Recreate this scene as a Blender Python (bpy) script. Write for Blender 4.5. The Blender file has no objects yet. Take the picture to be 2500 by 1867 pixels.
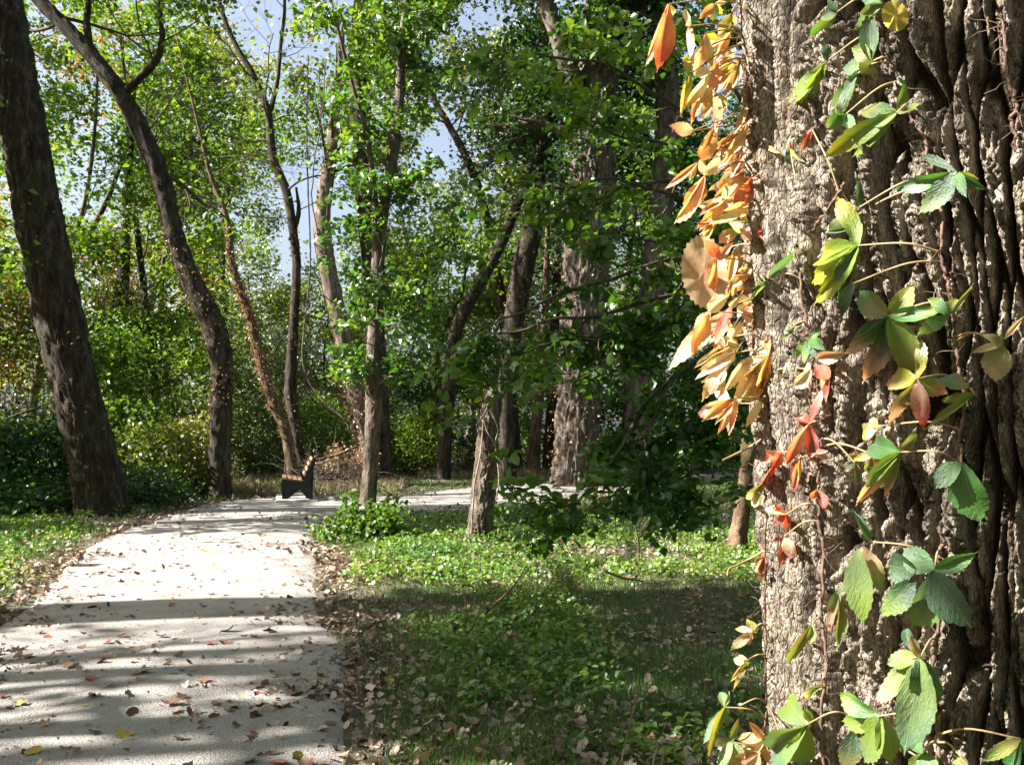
import bpy, math, random
import numpy as np
from mathutils import Vector, Matrix

# ------------------------------------------------------------------ camera, sky, sun, exposure
sc = bpy.context.scene
COL = sc.collection
FPX = 2130.0                       # focal length in photograph pixels (2500 wide)
EYE = 1.5
PITCH = math.atan(116.5 / FPX)
cam_d = bpy.data.cameras.new('camera')
cam = bpy.data.objects.new('camera', cam_d)
COL.objects.link(cam)
cam_d.sensor_width = 36.0
cam_d.lens = 36.0 * FPX / 2500.0
cam_d.clip_start = 0.05
cam_d.clip_end = 2000.0
cam.location = (0, 0, EYE)
cam.rotation_euler = (math.pi / 2 + PITCH, 0, 0)
sc.camera = cam

SUN_AZ = math.radians(9.0)         # how far the sun stands behind the camera plane, on the left
SUN_EL = math.radians(38.0)
SUN = np.array([-math.cos(SUN_EL) * math.cos(SUN_AZ), -math.cos(SUN_EL) * math.sin(SUN_AZ), math.sin(SUN_EL)])
world = bpy.data.worlds.new('World')
sc.world = world
world.use_nodes = True
wn = world.node_tree
bg = wn.nodes['Background']
sky = wn.nodes.new('ShaderNodeTexSky')
sky.sky_type = 'NISHITA'
sky.sun_disc = False
sky.sun_elevation = SUN_EL
sky.sun_rotation = math.atan2(SUN[0], SUN[1])
sky.air_density = 1.0
sky.dust_density = 6.0
sky.ozone_density = 1.2
haze_mix = wn.nodes.new('ShaderNodeMix'); haze_mix.data_type = 'RGBA'; haze_mix.blend_type = 'ADD'
haze_mix.inputs[0].default_value = 1.0
wn.links.new(sky.outputs[0], haze_mix.inputs[6])
haze_mix.inputs[7].default_value = (0.85, 1.0, 1.1, 1)      # thin high haze that pales the whole sky
wn.links.new(haze_mix.outputs[2], bg.inputs[0])
bg.inputs[1].default_value = 0.05
sun_d = bpy.data.lights.new('sun', 'SUN')
sun_d.energy = 5.0
sun_d.angle = math.radians(0.5)
sun_d.color = (1.0, 0.965, 0.91)
sun_o = bpy.data.objects.new('sun', sun_d)
COL.objects.link(sun_o)
sun_o.rotation_euler = Vector(SUN).to_track_quat('Z', 'Y').to_euler()
sc.view_settings.view_transform = 'Standard'
sc.view_settings.look = 'None'
sc.view_settings.exposure = 2.25
sc.view_settings.gamma = 1.0
sc.view_settings.use_curve_mapping = False
sc.render.engine = 'CYCLES'
sc.cycles.max_bounces = 5
sc.cycles.diffuse_bounces = 3
sc.cycles.glossy_bounces = 2
sc.cycles.transmission_bounces = 3
sc.cycles.transparent_max_bounces = 4
sc.cycles.caustics_reflective = False
sc.cycles.caustics_refractive = False
sc.cycles.use_denoising = True

RNG = np.random.default_rng(11)
random.seed(5)

# ------------------------------------------------------------------ from photograph pixels to places
def P(px, py, D):
    """point at world depth Y = D seen at photograph pixel (px, py)"""
    cx = (px - 1250.0) / FPX
    cy = (933.5 - py) / FPX
    d = np.array([cx, math.cos(PITCH) - cy * math.sin(PITCH), math.sin(PITCH) + cy * math.cos(PITCH)])
    t = D / d[1]
    return np.array([d[0] * t, D, EYE + d[2] * t])
K = 2500.0 / 2212.0
def V(vx, vy, D):
    return P(vx * K, vy * K, D)
def G(px, py):
    cx = (px - 1250.0) / FPX
    cy = (933.5 - py) / FPX
    d = np.array([cx, math.cos(PITCH) - cy * math.sin(PITCH), math.sin(PITCH) + cy * math.cos(PITCH)])
    t = -EYE / d[2]
    return d * t + np.array([0, 0, EYE])

# ------------------------------------------------------------------ objects
def tag(o, label=None, cat=None, group=None, kind=None):
    if label: o['label'] = label
    if cat: o['category'] = cat
    if group: o['group'] = group
    if kind: o['kind'] = kind
    return o
def empty(name, loc, label, cat, group=None):
    o = bpy.data.objects.new(name, None)
    o.empty_display_size = 0.2
    COL.objects.link(o)
    o.location = loc
    return tag(o, label, cat, group)
def link(name, me, parent=None, kind=None):
    o = bpy.data.objects.new(name, me)
    COL.objects.link(o)
    if parent is not None:
        o.parent = parent
        o.matrix_parent_inverse = Matrix.Translation(-Vector(parent.location)) if parent.type == 'EMPTY' else Matrix.Identity(4)
    if kind: o['kind'] = kind
    return o
def mesh_np(name, co, faces, mat, smooth=False, v=None, attrs=None):
    """co (N,3); faces (M,k) array of one k, or list of such arrays"""
    if not isinstance(faces, list): faces = [faces]
    me = bpy.data.meshes.new(name)
    co = np.asarray(co, dtype=np.float32)
    me.vertices.add(len(co))
    me.vertices.foreach_set('co', co.ravel())
    nl = sum(f.size for f in faces)
    nf = sum(len(f) for f in faces)
    me.loops.add(nl)
    me.loops.foreach_set('vertex_index', np.concatenate([f.ravel() for f in faces]).astype(np.int32))
    me.polygons.add(nf)
    tot = np.concatenate([np.full(len(f), f.shape[1]) for f in faces])
    st = np.concatenate([[0], np.cumsum(tot)[:-1]])
    me.polygons.foreach_set('loop_start', st.astype(np.int32))
    if smooth:
        me.polygons.foreach_set('use_smooth', np.ones(nf, dtype=bool))
    me.update(calc_edges=True)
    if v is not None:
        a = me.attributes.new('v', 'FLOAT', 'POINT')
        a.data.foreach_set('value', np.asarray(v, dtype=np.float32))
    if attrs:
        for k_, val in attrs.items():
            a = me.attributes.new(k_, 'FLOAT', 'POINT')
            a.data.foreach_set('value', np.asarray(val, dtype=np.float32))
    if mat: me.materials.append(mat)
    return me

# ------------------------------------------------------------------ noise
def _h(ix, iy, iz, seed):
    n = (ix.astype(np.int64) * 374761393 + iy.astype(np.int64) * 668265263 + iz.astype(np.int64) * 2147483647 + seed * 1274126177) & 0xffffffff
    n = ((n ^ (n >> 13)) * 1274126177) & 0xffffffff
    n = ((n ^ (n >> 15)) * 2246822519) & 0xffffffff
    n = n ^ (n >> 16)
    return (n & 0xffffff).astype(np.float64) / float(0xffffff)
def vnoise(x, y, z=None, seed=0):
    x = np.asarray(x, float); y = np.asarray(y, float)
    z = np.zeros_like(x) if z is None else np.asarray(z, float)
    ix, iy, iz = np.floor(x), np.floor(y), np.floor(z)
    fx, fy, fz = x - ix, y - iy, z - iz
    fx = fx * fx * (3 - 2 * fx); fy = fy * fy * (3 - 2 * fy); fz = fz * fz * (3 - 2 * fz)
    r = 0
    for a in (0, 1):
        wx = fx if a else 1 - fx
        for b in (0, 1):
            wy = fy if b else 1 - fy
            for c in (0, 1):
                wz = fz if c else 1 - fz
                r = r + wx * wy * wz * _h(ix + a, iy + b, iz + c, seed)
    return r
def fbm(x, y, z=None, seed=0, oct=3):
    s, a, t = 0, 1.0, 0
    for i in range(oct):
        s = s + a * vnoise(x * 2 ** i, y * 2 ** i, None if z is None else z * 2 ** i, seed + i)
        t += a; a *= 0.5
    return s / t
def voro(x, y, seed=0):
    """F1, F2 and a random number per cell"""
    ix, iy = np.floor(x), np.floor(y)
    f1 = np.full(x.shape, 9.0); f2 = np.full(x.shape, 9.0); cid = np.zeros(x.shape)
    zz = np.zeros_like(ix)
    for a in (-1, 0, 1):
        for b in (-1, 0, 1):
            px = ix + a + _h(ix + a, iy + b, zz, seed)
            py = iy + b + _h(ix + a, iy + b, zz, seed + 7)
            c = _h(ix + a, iy + b, zz, seed + 13)
            d = np.sqrt((px - x) ** 2 + (py - y) ** 2)
            m = d < f1
            f2 = np.where(m, f1, np.minimum(f2, d))
            cid = np.where(m, c, cid)
            f1 = np.where(m, d, f1)
    return f1, f2, cid
def sst(a, b, x):
    t = np.clip((x - a) / (b - a), 0, 1)
    return t * t * (3 - 2 * t)

# ------------------------------------------------------------------ materials
def nt(mat):
    mat.use_nodes = True
    t = mat.node_tree
    for n in list(t.nodes): t.nodes.remove(n)
    out = t.nodes.new('ShaderNodeOutputMaterial')
    return t, out
def ramp(t, fac, stops, interp='LINEAR'):
    r = t.nodes.new('ShaderNodeValToRGB')
    r.color_ramp.interpolation = interp
    e = r.color_ramp.elements
    while len(e) < len(stops): e.new(0.5)
    for i, (p, c) in enumerate(stops):
        e[i].position = p
        e[i].color = (*c, 1)
    t.links.new(fac, r.inputs[0])
    return r.outputs[0]
def noise(t, vec, scale, detail=4, rough=0.55):
    n = t.nodes.new('ShaderNodeTexNoise')
    n.inputs['Scale'].default_value = scale
    n.inputs['Detail'].default_value = detail
    n.inputs['Roughness'].default_value = rough
    if vec is not None: t.links.new(vec, n.inputs['Vector'])
    return n.outputs[0]
def mapping(t, scale=(1, 1, 1), src='Object'):
    tc = t.nodes.new('ShaderNodeTexCoord')
    mp = t.nodes.new('ShaderNodeMapping')
    mp.inputs['Scale'].default_value = scale
    t.links.new(tc.outputs[src], mp.inputs[0])
    return mp.outputs[0]
def math_n(t, op, a, b=None):
    m = t.nodes.new('ShaderNodeMath'); m.operation = op
    for i, q in enumerate((a, b)):
        if q is None: continue
        if isinstance(q, (int, float)): m.inputs[i].default_value = q
        else: t.links.new(q, m.inputs[i])
    return m.outputs[0]
def mix_c(t, fac, a, b, mode='MIX'):
    m = t.nodes.new('ShaderNodeMix'); m.data_type = 'RGBA'; m.blend_type = mode
    for i, q in ((0, fac), (6, a), (7, b)):
        if isinstance(q, (int, float)): m.inputs[i].default_value = q
        elif isinstance(q, tuple): m.inputs[i].default_value = (*q, 1)
        else: t.links.new(q, m.inputs[i])
    return m.outputs[2]
def bump(t, h, strength, dist):
    b = t.nodes.new('ShaderNodeBump')
    b.inputs['Strength'].default_value = strength
    b.inputs['Distance'].default_value = dist
    t.links.new(h, b.inputs['Height'])
    return b.outputs[0]

def leaf_mat(name, stops, trans=0.45, gloss=0.08, rough=0.45, tcol=(1.25, 1.2, 0.5)):
    m = bpy.data.materials.new(name)
    t, out = nt(m)
    a = t.nodes.new('ShaderNodeAttribute'); a.attribute_name = 'v'
    c = ramp(t, a.outputs['Fac'], stops)
    df = t.nodes.new('ShaderNodeBsdfDiffuse')
    t.links.new(c, df.inputs[0])
    tr = t.nodes.new('ShaderNodeBsdfTranslucent')
    tc = mix_c(t, 1.0, c, tcol, 'MULTIPLY')
    t.links.new(tc, tr.inputs[0])
    mx = t.nodes.new('ShaderNodeMixShader'); mx.inputs[0].default_value = trans
    t.links.new(df.outputs[0], mx.inputs[1]); t.links.new(tr.outputs[0], mx.inputs[2])
    gl = t.nodes.new('ShaderNodeBsdfGlossy'); gl.inputs['Roughness'].default_value = rough
    gl.inputs[0].default_value = (1, 1, 1, 1)
    m2 = t.nodes.new('ShaderNodeMixShader'); m2.inputs[0].default_value = gloss
    t.links.new(mx.outputs[0], m2.inputs[1]); t.links.new(gl.outputs[0], m2.inputs[2])
    t.links.new(m2.outputs[0], out.inputs[0])
    return m
def bark_mat(name, stops, scale=1.0, bstr=0.8, moss=None, lich=0.0):
    m = bpy.data.materials.new(name)
    t, out = nt(m)
    p = t.nodes.new('ShaderNodeBsdfPrincipled')
    p.inputs['Roughness'].default_value = 0.92
    p.inputs['Specular IOR Level'].default_value = 0.15
    vec = mapping(t, (scale, scale, scale * 0.28))
    n1 = noise(t, vec, 9, 6, 0.65)
    n2 = noise(t, mapping(t, (scale, scale, scale)), 55, 4, 0.6)
    f = math_n(t, 'ADD', math_n(t, 'MULTIPLY', n1, 0.65), math_n(t, 'MULTIPLY', n2, 0.35))
    c = ramp(t, f, stops)
    if moss:
        n3 = noise(t, mapping(t), 2.3, 4, 0.6)
        c = mix_c(t, ramp(t, n3, [(0.52, (0, 0, 0)), (0.66, (0.6, 0.6, 0.6))]), c, moss)
    if lich:
        n4 = noise(t, mapping(t), 14, 3, 0.7)
        c = mix_c(t, ramp(t, n4, [(0.58, (0, 0, 0)), (0.68, (lich, lich, lich))]), c, (0.42, 0.40, 0.35))
    t.links.new(c, p.inputs['Base Color'])
    t.links.new(bump(t, f, min(1.0, bstr * 1.25), 0.05 / scale), p.inputs['Normal'])
    t.links.new(p.outputs[0], out.inputs[0])
    return m
def plain_mat(name, col, rough=0.6, var=0.25, scale=20, metal=0.0, bstr=0.2, bdist=0.003, vecscale=(1, 1, 1), spec=0.5):
    m = bpy.data.materials.new(name)
    t, out = nt(m)
    p = t.nodes.new('ShaderNodeBsdfPrincipled')
    p.inputs['Roughness'].default_value = rough
    p.inputs['Metallic'].default_value = metal
    p.inputs['Specular IOR Level'].default_value = spec
    n = noise(t, mapping(t, vecscale), scale, 5, 0.6)
    lo = tuple(c * (1 - var) for c in col); hi = tuple(min(1, c * (1 + var)) for c in col)
    c = ramp(t, n, [(0.3, lo), (0.7, hi)])
    t.links.new(c, p.inputs['Base Color'])
    t.links.new(bump(t, n, bstr, bdist), p.inputs['Normal'])
    t.links.new(p.outputs[0], out.inputs[0])
    return m

M = {}
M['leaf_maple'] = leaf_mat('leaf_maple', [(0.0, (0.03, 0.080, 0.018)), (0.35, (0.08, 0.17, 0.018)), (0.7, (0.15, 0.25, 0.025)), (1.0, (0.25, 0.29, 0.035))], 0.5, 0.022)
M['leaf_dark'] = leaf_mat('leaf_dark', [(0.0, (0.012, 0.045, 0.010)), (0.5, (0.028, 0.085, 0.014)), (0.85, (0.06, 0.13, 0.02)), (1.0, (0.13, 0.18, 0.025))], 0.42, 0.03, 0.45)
M['leaf_sparse'] = leaf_mat('leaf_sparse', [(0.0, (0.025, 0.05, 0.022)), (0.5, (0.06, 0.10, 0.03)), (0.8, (0.14, 0.16, 0.04)), (1.0, (0.22, 0.14, 0.05))], 0.45, 0.07)
M['leaf_yellow'] = leaf_mat('leaf_yellow', [(0.0, (0.05, 0.10, 0.02)), (0.4, (0.13, 0.19, 0.03)), (0.8, (0.26, 0.27, 0.06)), (1.0, (0.36, 0.30, 0.09))], 0.5, 0.05)
M['leaf_orange'] = leaf_mat('leaf_orange', [(0.0, (0.07, 0.09, 0.02)), (0.35, (0.16, 0.13, 0.03)), (0.7, (0.32, 0.15, 0.03)), (1.0, (0.36, 0.09, 0.03))], 0.45, 0.05)
M['leaf_rust'] = leaf_mat('leaf_rust', [(0.0, (0.07, 0.075, 0.025)), (0.4, (0.18, 0.11, 0.05)), (0.75, (0.30, 0.17, 0.085)), (1.0, (0.44, 0.32, 0.18))], 0.35, 0.05, tcol=(1.2, 0.9, 0.6))
M['leaf_weed'] = leaf_mat('leaf_weed', [(0.0, (0.03, 0.09, 0.015)), (0.5, (0.085, 0.19, 0.022)), (1.0, (0.23, 0.30, 0.05))], 0.42, 0.04, 0.5)
M['grass'] = leaf_mat('grass', [(0.0, (0.03, 0.09, 0.016)), (0.6, (0.085, 0.19, 0.035)), (0.9, (0.17, 0.25, 0.06)), (1.0, (0.30, 0.26, 0.13))], 0.35, 0.04, 0.5)
M['dry_grass'] = leaf_mat('dry_grass', [(0.0, (0.08, 0.09, 0.03)), (0.5, (0.24, 0.19, 0.10)), (1.0, (0.42, 0.34, 0.21))], 0.35, 0.04, 0.5, tcol=(1.1, 1.0, 0.8))
M['litter'] = leaf_mat('litter', [(0.0, (0.05, 0.03, 0.02)), (0.3, (0.14, 0.085, 0.055)), (0.55, (0.26, 0.18, 0.12)), (0.8, (0.42, 0.34, 0.26)), (0.93, (0.52, 0.44, 0.34)), (1.0, (0.45, 0.27, 0.06))], 0.15, 0.05, 0.5, tcol=(1.1, 0.9, 0.7))
M['bark_grey'] = bark_mat('bark_grey', [(0.36, (0.03, 0.022, 0.016)), (0.5, (0.11, 0.085, 0.066)), (0.64, (0.26, 0.215, 0.17))], 1.0)
M['bark_dark'] = bark_mat('bark_dark', [(0.36, (0.012, 0.009, 0.007)), (0.5, (0.042, 0.031, 0.024)), (0.66, (0.14, 0.112, 0.088))], 1.0, moss=(0.05, 0.06, 0.02))
M['bark_cotton'] = bark_mat('bark_cotton', [(0.36, (0.045, 0.031, 0.022)), (0.5, (0.17, 0.125, 0.092)), (0.66, (0.36, 0.295, 0.23))], 1.0)
M['bark_red'] = bark_mat('bark_red', [(0.36, (0.035, 0.022, 0.014)), (0.5, (0.12, 0.074, 0.047)), (0.65, (0.26, 0.18, 0.12))], 1.2, moss=(0.10, 0.09, 0.035))
M['twig'] = bark_mat('twig', [(0.3, (0.04, 0.03, 0.022)), (0.7, (0.15, 0.12, 0.09))], 2.0, 0.3)
M['twig_pale'] = bark_mat('twig_pale', [(0.3, (0.14, 0.10, 0.07)), (0.7, (0.34, 0.28, 0.21))], 2.0, 0.3)

# ------------------------------------------------------------------ leaf sheets
T4 = (np.array([[0, 0, 0], [-0.36, 0.45, 0.10], [0, 1, -0.06], [0.36, 0.45, 0.10]], float), np.array([[0, 2, 1], [0, 3, 2]]))
T8 = (np.array([[0, 0, 0], [-0.26, 0.22, 0.06], [-0.34, 0.5, 0.09], [-0.2, 0.8, 0.05], [0, 1.05, -0.06], [0.2, 0.8, 0.05], [0.34, 0.5, 0.09], [0.26, 0.22, 0.06], [0, 0.5, 0.0]], float),
      np.array([[8, 0, 1], [8, 1, 2], [8, 2, 3], [8, 3, 4], [8, 4, 5], [8, 5, 6], [8, 6, 7], [8, 7, 0]])[:, ::-1].copy())
TM = (np.array([[0, 0, 0], [-0.42, 0.12, 0.05], [-0.22, 0.35, 0.02], [-0.52, 0.66, 0.08], [-0.16, 0.66, 0.0], [0, 1.05, -0.05], [0.16, 0.66, 0.0], [0.52, 0.66, 0.08], [0.22, 0.35, 0.02], [0.42, 0.12, 0.05]], float),
      np.array([[0, 2, 1], [0, 4, 2], [2, 4, 3], [0, 6, 4], [4, 6, 5], [0, 8, 6], [6, 8, 7], [0, 9, 8]]))
def frames(n, rng, up=0.6, droop=0.0, sunward=0.35):
    t = rng.normal(size=(n, 3)); t[:, 2] = t[:, 2] * 0.6 - droop
    t /= np.linalg.norm(t, axis=1)[:, None]
    nn = rng.normal(size=(n, 3)) * 0.75 + np.array([0, 0, up]) + SUN * sunward
    x = np.cross(t, nn); x /= (np.linalg.norm(x, axis=1)[:, None] + 1e-9)
    nn = np.cross(x, t)
    return x, t, nn
def leaves_np(pos, size, rng, tmpl=T4, up=0.6, droop=0.3, sunward=0.35, fr=None):
    n = len(pos)
    x, t, nn = frames(n, rng, up, droop, sunward) if fr is None else fr
    tv, tf = tmpl
    s = size[:, None, None]
    co = pos[:, None, :] + s * (tv[None, :, 0, None] * x[:, None, :] + tv[None, :, 1, None] * t[:, None, :] + tv[None, :, 2, None] * nn[:, None, :])
    f = tf[None] + (np.arange(n) * len(tv))[:, None, None]
    return co.reshape(-1, 3), f.reshape(-1, tf.shape[1])
def shadow_at(p, z0=0.0):
    return p - SUN[None, :] * ((p[:, 2] - z0) / SUN[2])[:, None]

def light_mask(p, rng):
    """where openings in the canopy let the sun reach the floor: chance that a leaf here is kept"""
    s = shadow_at(p)
    X, Y = s[:, 0], s[:, 1]
    k = np.ones(len(p))
    n = fbm(X * 0.5, Y * 1.4, seed=91)                                  # dapples drawn out along the shadows
    wob = (fbm(X * 0.45, Y * 0.0 + 3, seed=17) - 0.5) * 0.9
    yy = Y - X * math.tan(SUN_AZ) + wob                                   # distance across the shadow bands
    clear = np.zeros(len(p))
    a = (yy > 7.9) & (yy < 13.3) & (X > -11) & (X < 9)
    clear = np.where(a, 0.985, clear)
    b = (yy > 5.9) & (yy < 7.9) & (X < -1.2)
    clear = np.where(b, 0.94, clear)
    c = (yy > 5.0) & (yy <= 5.75) & (X < -1.0)
    clear = np.where(c, 0.90, clear)
    c2 = (yy > 4.1) & (yy <= 4.75) & (X < -0.6)
    clear = np.where(c2, 0.8, clear)
    d = (yy > 17.0) & (yy < 30) & (X > -4.0) & (X < 14)
    clear = np.where(d, np.where((yy < 25.5) & (X < 4) | (yy > 22.0) & (yy < 25.5) & (X < 10), 0.95, 0.3), clear)
    d2 = (yy > 14.2) & (yy < 30) & (X <= -4.0) & (X > -6.4)
    clear = np.where(d2, 0.3 + 0.5 * (n > 0.5), clear)
    e = (yy <= 6.9) & (X >= -1.2)
    clear = np.where(e, np.where(n > 0.565, 0.85, 0.04), clear)
    clear = np.where((yy > 6.9) & (yy < 8.4) & (X >= -1.2), 0.8, clear)
    clear = np.where((yy < 5.9) & (X < -2.0) & (n < 0.60), 0.0, clear)
    clear = np.where((yy > 19.6) & (yy < 22.5) & (X > -9.5) & (X < -4), 0.93, clear)
    k = 1 - clear
    # the near trunk and its creeper stand in sun
    s2 = shadow_at(p, 1.5)
    near = (s2[:, 0] > -1.0) & (s2[:, 0] < 1.6) & (s2[:, 1] > 0.55) & (s2[:, 1] < 2.1)
    q = p - SUN[None, :] * ((p[:, 0] - 0.7) / SUN[0])[:, None]           # where its shadow crosses the trunk's flank
    nq = fbm(q[:, 1] * 7.0, q[:, 2] * 4.0, seed=5)
    shade = sst(1.36, 1.12, q[:, 1])
    nearq = (q[:, 1] > 0.3) & (q[:, 1] < 2.1) & (q[:, 2] > 0.6) & (q[:, 2] < 2.7)
    k = np.where(nearq, np.where(nq > 0.66, shade * 0.5, 0.0), k)
    return rng.random(len(p)) < k
MASK_BELOW = 2.2
def cull(p, rng):
    lo = p[:, 2] < MASK_BELOW
    return lo | light_mask(p, rng)
def cnoise(p, sc_=0.7, seed=3):
    return fbm(p[:, 0] * sc_, p[:, 1] * sc_, p[:, 2] * sc_, seed=seed, oct=2)
def leaf_obj(name, pos, size, mat, rng, parent, tmpl=T4, vmid=0.45, vamp=0.9, kind='stuff', **kw):
    if len(pos) == 0: return None
    # what lies outside the picture is built coarser: fewer and larger leaves, as much shade
    far = (np.abs(pos[:, 0]) > np.maximum(pos[:, 1], 0) * 0.70 + 0.8) | (pos[:, 2] - EYE > np.maximum(pos[:, 1], 0) * 0.58 + 0.6)
    keep = ~far | (rng.random(len(pos)) < 0.25)
    size = np.where(far, size * 1.9, size)[keep]; pos = pos[keep]
    co, f = leaves_np(pos, size, rng, tmpl, **kw)
    v = np.clip(vmid + (cnoise(pos) - 0.5) * vamp + rng.normal(size=len(pos)) * 0.16, 0, 1)
    me = mesh_np(name, co, f, mat, v=np.repeat(v, len(tmpl[0])))
    return link(name, me, parent, kind)

# ------------------------------------------------------------------ tubes
def tubes_np(pts, rad, ns):
    """pts (B,n,3), rad (B,n) -> co, quads"""
    B, n, _ = pts.shape
    tan = np.gradient(pts, axis=1)
    tan /= (np.linalg.norm(tan, axis=2)[..., None] + 1e-9)
    ref = np.where(np.abs(tan[..., 2:3]) > 0.9, np.array([1.0, 0, 0]), np.array([0, 0, 1.0]))
    a = np.cross(tan, ref); a /= (np.linalg.norm(a, axis=2)[..., None] + 1e-9)
    b = np.cross(tan, a)
    ang = np.arange(ns) / ns * 2 * math.pi
    co = pts[:, :, None, :] + rad[:, :, None, None] * (np.cos(ang)[None, None, :, None] * a[:, :, None, :] + np.sin(ang)[None, None, :, None] * b[:, :, None, :])
    idx = np.arange(B * n * ns).reshape(B, n, ns)
    q = np.stack([idx[:, :-1, :], idx[:, 1:, :], np.roll(idx, -1, 2)[:, 1:, :], np.roll(idx, -1, 2)[:, :-1, :]], -1).reshape(-1, 4)
    return co.reshape(-1, 3), q
class Acc:
    def __init__(s): s.c = []; s.f = []; s.n = 0
    def add(s, co, f):
        s.c.append(co); s.f.append(f + s.n); s.n += len(co)
    def tubes(s, pts, rad, ns=5): s.add(*tubes_np(pts, rad, ns))
    def tube(s, pts, rad, ns=6):
        s.tubes(np.asarray(pts, float)[None], np.asarray(rad, float)[None], ns)
    def obj(s, name, mat, parent=None, kind=None, smooth=True):
        if not s.n: return None
        me = mesh_np(name, np.concatenate(s.c), s.f, mat, smooth)
        return link(name, me, parent, kind)
def catmull(pts, n):
    p = np.asarray(pts, float)
    p = np.vstack([2 * p[0] - p[1], p, 2 * p[-1] - p[-2]])
    seg = len(p) - 3
    t = np.linspace(0, seg - 1e-6, n)
    i = t.astype(int); u = (t - i)[:, None]
    p0, p1, p2, p3 = p[i], p[i + 1], p[i + 2], p[i + 3]
    return 0.5 * (2 * p1 + (p2 - p0) * u + (2 * p0 - 5 * p1 + 4 * p2 - p3) * u ** 2 + (3 * p1 - p0 - 3 * p2 + p3) * u ** 3)
def norm(v): return v / (np.linalg.norm(v, axis=-1, keepdims=True) + 1e-9)

def grow(st, d, L, r0, r1, nseg, wob, up, rng):
    B = len(st)
    pts = np.zeros((B, nseg + 1, 3)); pts[:, 0] = st
    d = norm(d)
    for i in range(nseg):
        d = norm(d + rng.normal(size=(B, 3)) * wob + np.array([0, 0, up]))
        pts[:, i + 1] = pts[:, i] + d * (L / nseg)[:, None]
    f = np.linspace(0, 1, nseg + 1)[None]
    return pts, r0[:, None] * (1 - f) + r1[:, None] * f
def child(pts, rad, k, lo, spread, rng, ratio=0.5, L=None):
    """k side shoots on each of the branches"""
    B, n, _ = pts.shape
    t = rng.uniform(lo, 1.0, size=(B, k)) * (n - 1)
    i = np.minimum(t.astype(int), n - 2); u = (t - i)[..., None]
    bi = np.arange(B)[:, None]
    st = pts[bi, i] * (1 - u) + pts[bi, i + 1] * u
    dd = norm(pts[bi, i + 1] - pts[bi, i])
    rr = rad[bi, i] * 0.6
    side = rng.normal(size=(B, k, 3)); side[..., 2] *= 0.7
    dd = norm(dd + norm(side) * spread)
    return st.reshape(-1, 3), dd.reshape(-1, 3), rr.reshape(-1)

def bark_h(u, z, a, b, seed, lump=0.35):
    """interlaced vertical ridges: u round the trunk, z along it, in metres; a ridge width, b plate length"""
    w = (fbm(u / a * 0.35, z / b * 0.9, seed=seed + 1) - 0.5) * 2.2
    w2 = (fbm(u / a * 0.9, z / b * 3.0, seed=seed + 2) - 0.5) * 0.5
    f1, f2, cid = voro(u / a + w + w2, z / b + cid0(seed), seed)
    e = f2 - f1
    h = sst(0.02, 0.55, e) * (0.75 + 0.5 * cid)
    g1, g2, cid2 = voro(u / a * 2.1 + w * 1.5, z / b * 4.5, seed + 21)
    h2 = sst(0.0, 0.45, g2 - g1) * (0.7 + 0.6 * cid2)
    return h * (1 - lump) + h2 * lump * (0.35 + 0.65 * h)
def cid0(seed): return seed * 0.37
def trunk_mesh(name, path, rad, ns, ny, mat, amp=0.02, ridge=0.07, plate=0.5, seed=1, flare=0.35, lumps=0.06):
    pts = catmull(path, ny)
    rr = np.interp(np.linspace(0, 1, ny), np.linspace(0, 1, len(rad)), rad)
    seg = np.linalg.norm(np.diff(pts, axis=0), axis=1)
    s = np.concatenate([[0], np.cumsum(seg)])
    tan = norm(np.gradient(pts, axis=0))
    a = norm(np.cross(tan, np.array([0, 1.0, 0])))
    b = np.cross(a, tan)
    ang = np.arange(ns) / ns * 2 * math.pi - math.pi
    A, S = np.meshgrid(ang, s)
    R = rr[:, None] * np.ones_like(A)
    base = np.exp(-(pts[:, 2] - pts[0, 2]) / 0.45)[:, None]
    R = R * (1 + flare * base * (0.75 + 0.5 * np.cos(A * 5 + seed)))
    R = R * (1 + lumps * (vnoise(np.cos(A) * 1.5 + seed, np.sin(A) * 1.5, S * 1.1, seed=seed) - 0.5) * 2)
    R = R + (bark_h(A * rr.mean(), S, ridge, plate, seed) - 0.6) * amp
    co = pts[:, None, :] + R[..., None] * (-np.sin(A)[..., None] * a[:, None, :] - np.cos(A)[..., None] * b[:, None, :])
    idx = np.arange(ny * ns).reshape(ny, ns)
    q = np.stack([idx[:-1], np.roll(idx, -1, 1)[:-1], np.roll(idx, -1, 1)[1:], idx[1:]], -1).reshape(-1, 4)
    cap = idx[-1][None, :]
    return mesh_np(name, co.reshape(-1, 3), [q, cap], mat, True), pts, rr
# ------------------------------------------------------------------ the ground and the gravel path
LEFT = [(-3.6, -4.0), (-3.75, 2.0), (-3.95, 5.0), (-4.12, 7.02), (-4.6, 8.6), (-5.06, 9.8), (-5.67, 11.8), (-6.0, 13.8), (-6.1, 15.5), (-6.3, 18.2), (-5.2, 19.6), (-4.1, 19.8), (-2.66, 20.4), (-1.6, 22.2), (-0.3, 24.0), (1.3, 26.4), (4.0, 29.0), (8.0, 31.5), (14.0, 33.0)]
RIGHT = [(14.0, 29.6), (9.0, 28.0), (5.5, 25.6), (3.0, 22.0), (1.4, 19.2), (0.4, 17.4), (-0.2, 16.8), (-0.86, 16.4), (-2.25, 15.9), (-2.9, 15.2), (-2.95, 13.6), (-2.65, 12.1), (-2.2, 10.3), (-1.72, 8.3), (-1.39, 7.0), (-1.0, 5.84), (-.79, 4.88), (-.63, 3.9), (-0.5, 1.0), (-0.5, -4.0)]
def smooth2(p, n):
    return catmull([(x, y, 0) for x, y in p], n)[:, :2]
PL = smooth2(LEFT, 150); PR = smooth2(RIGHT, 150)
POLY = np.vstack([PL, PR])
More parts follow.
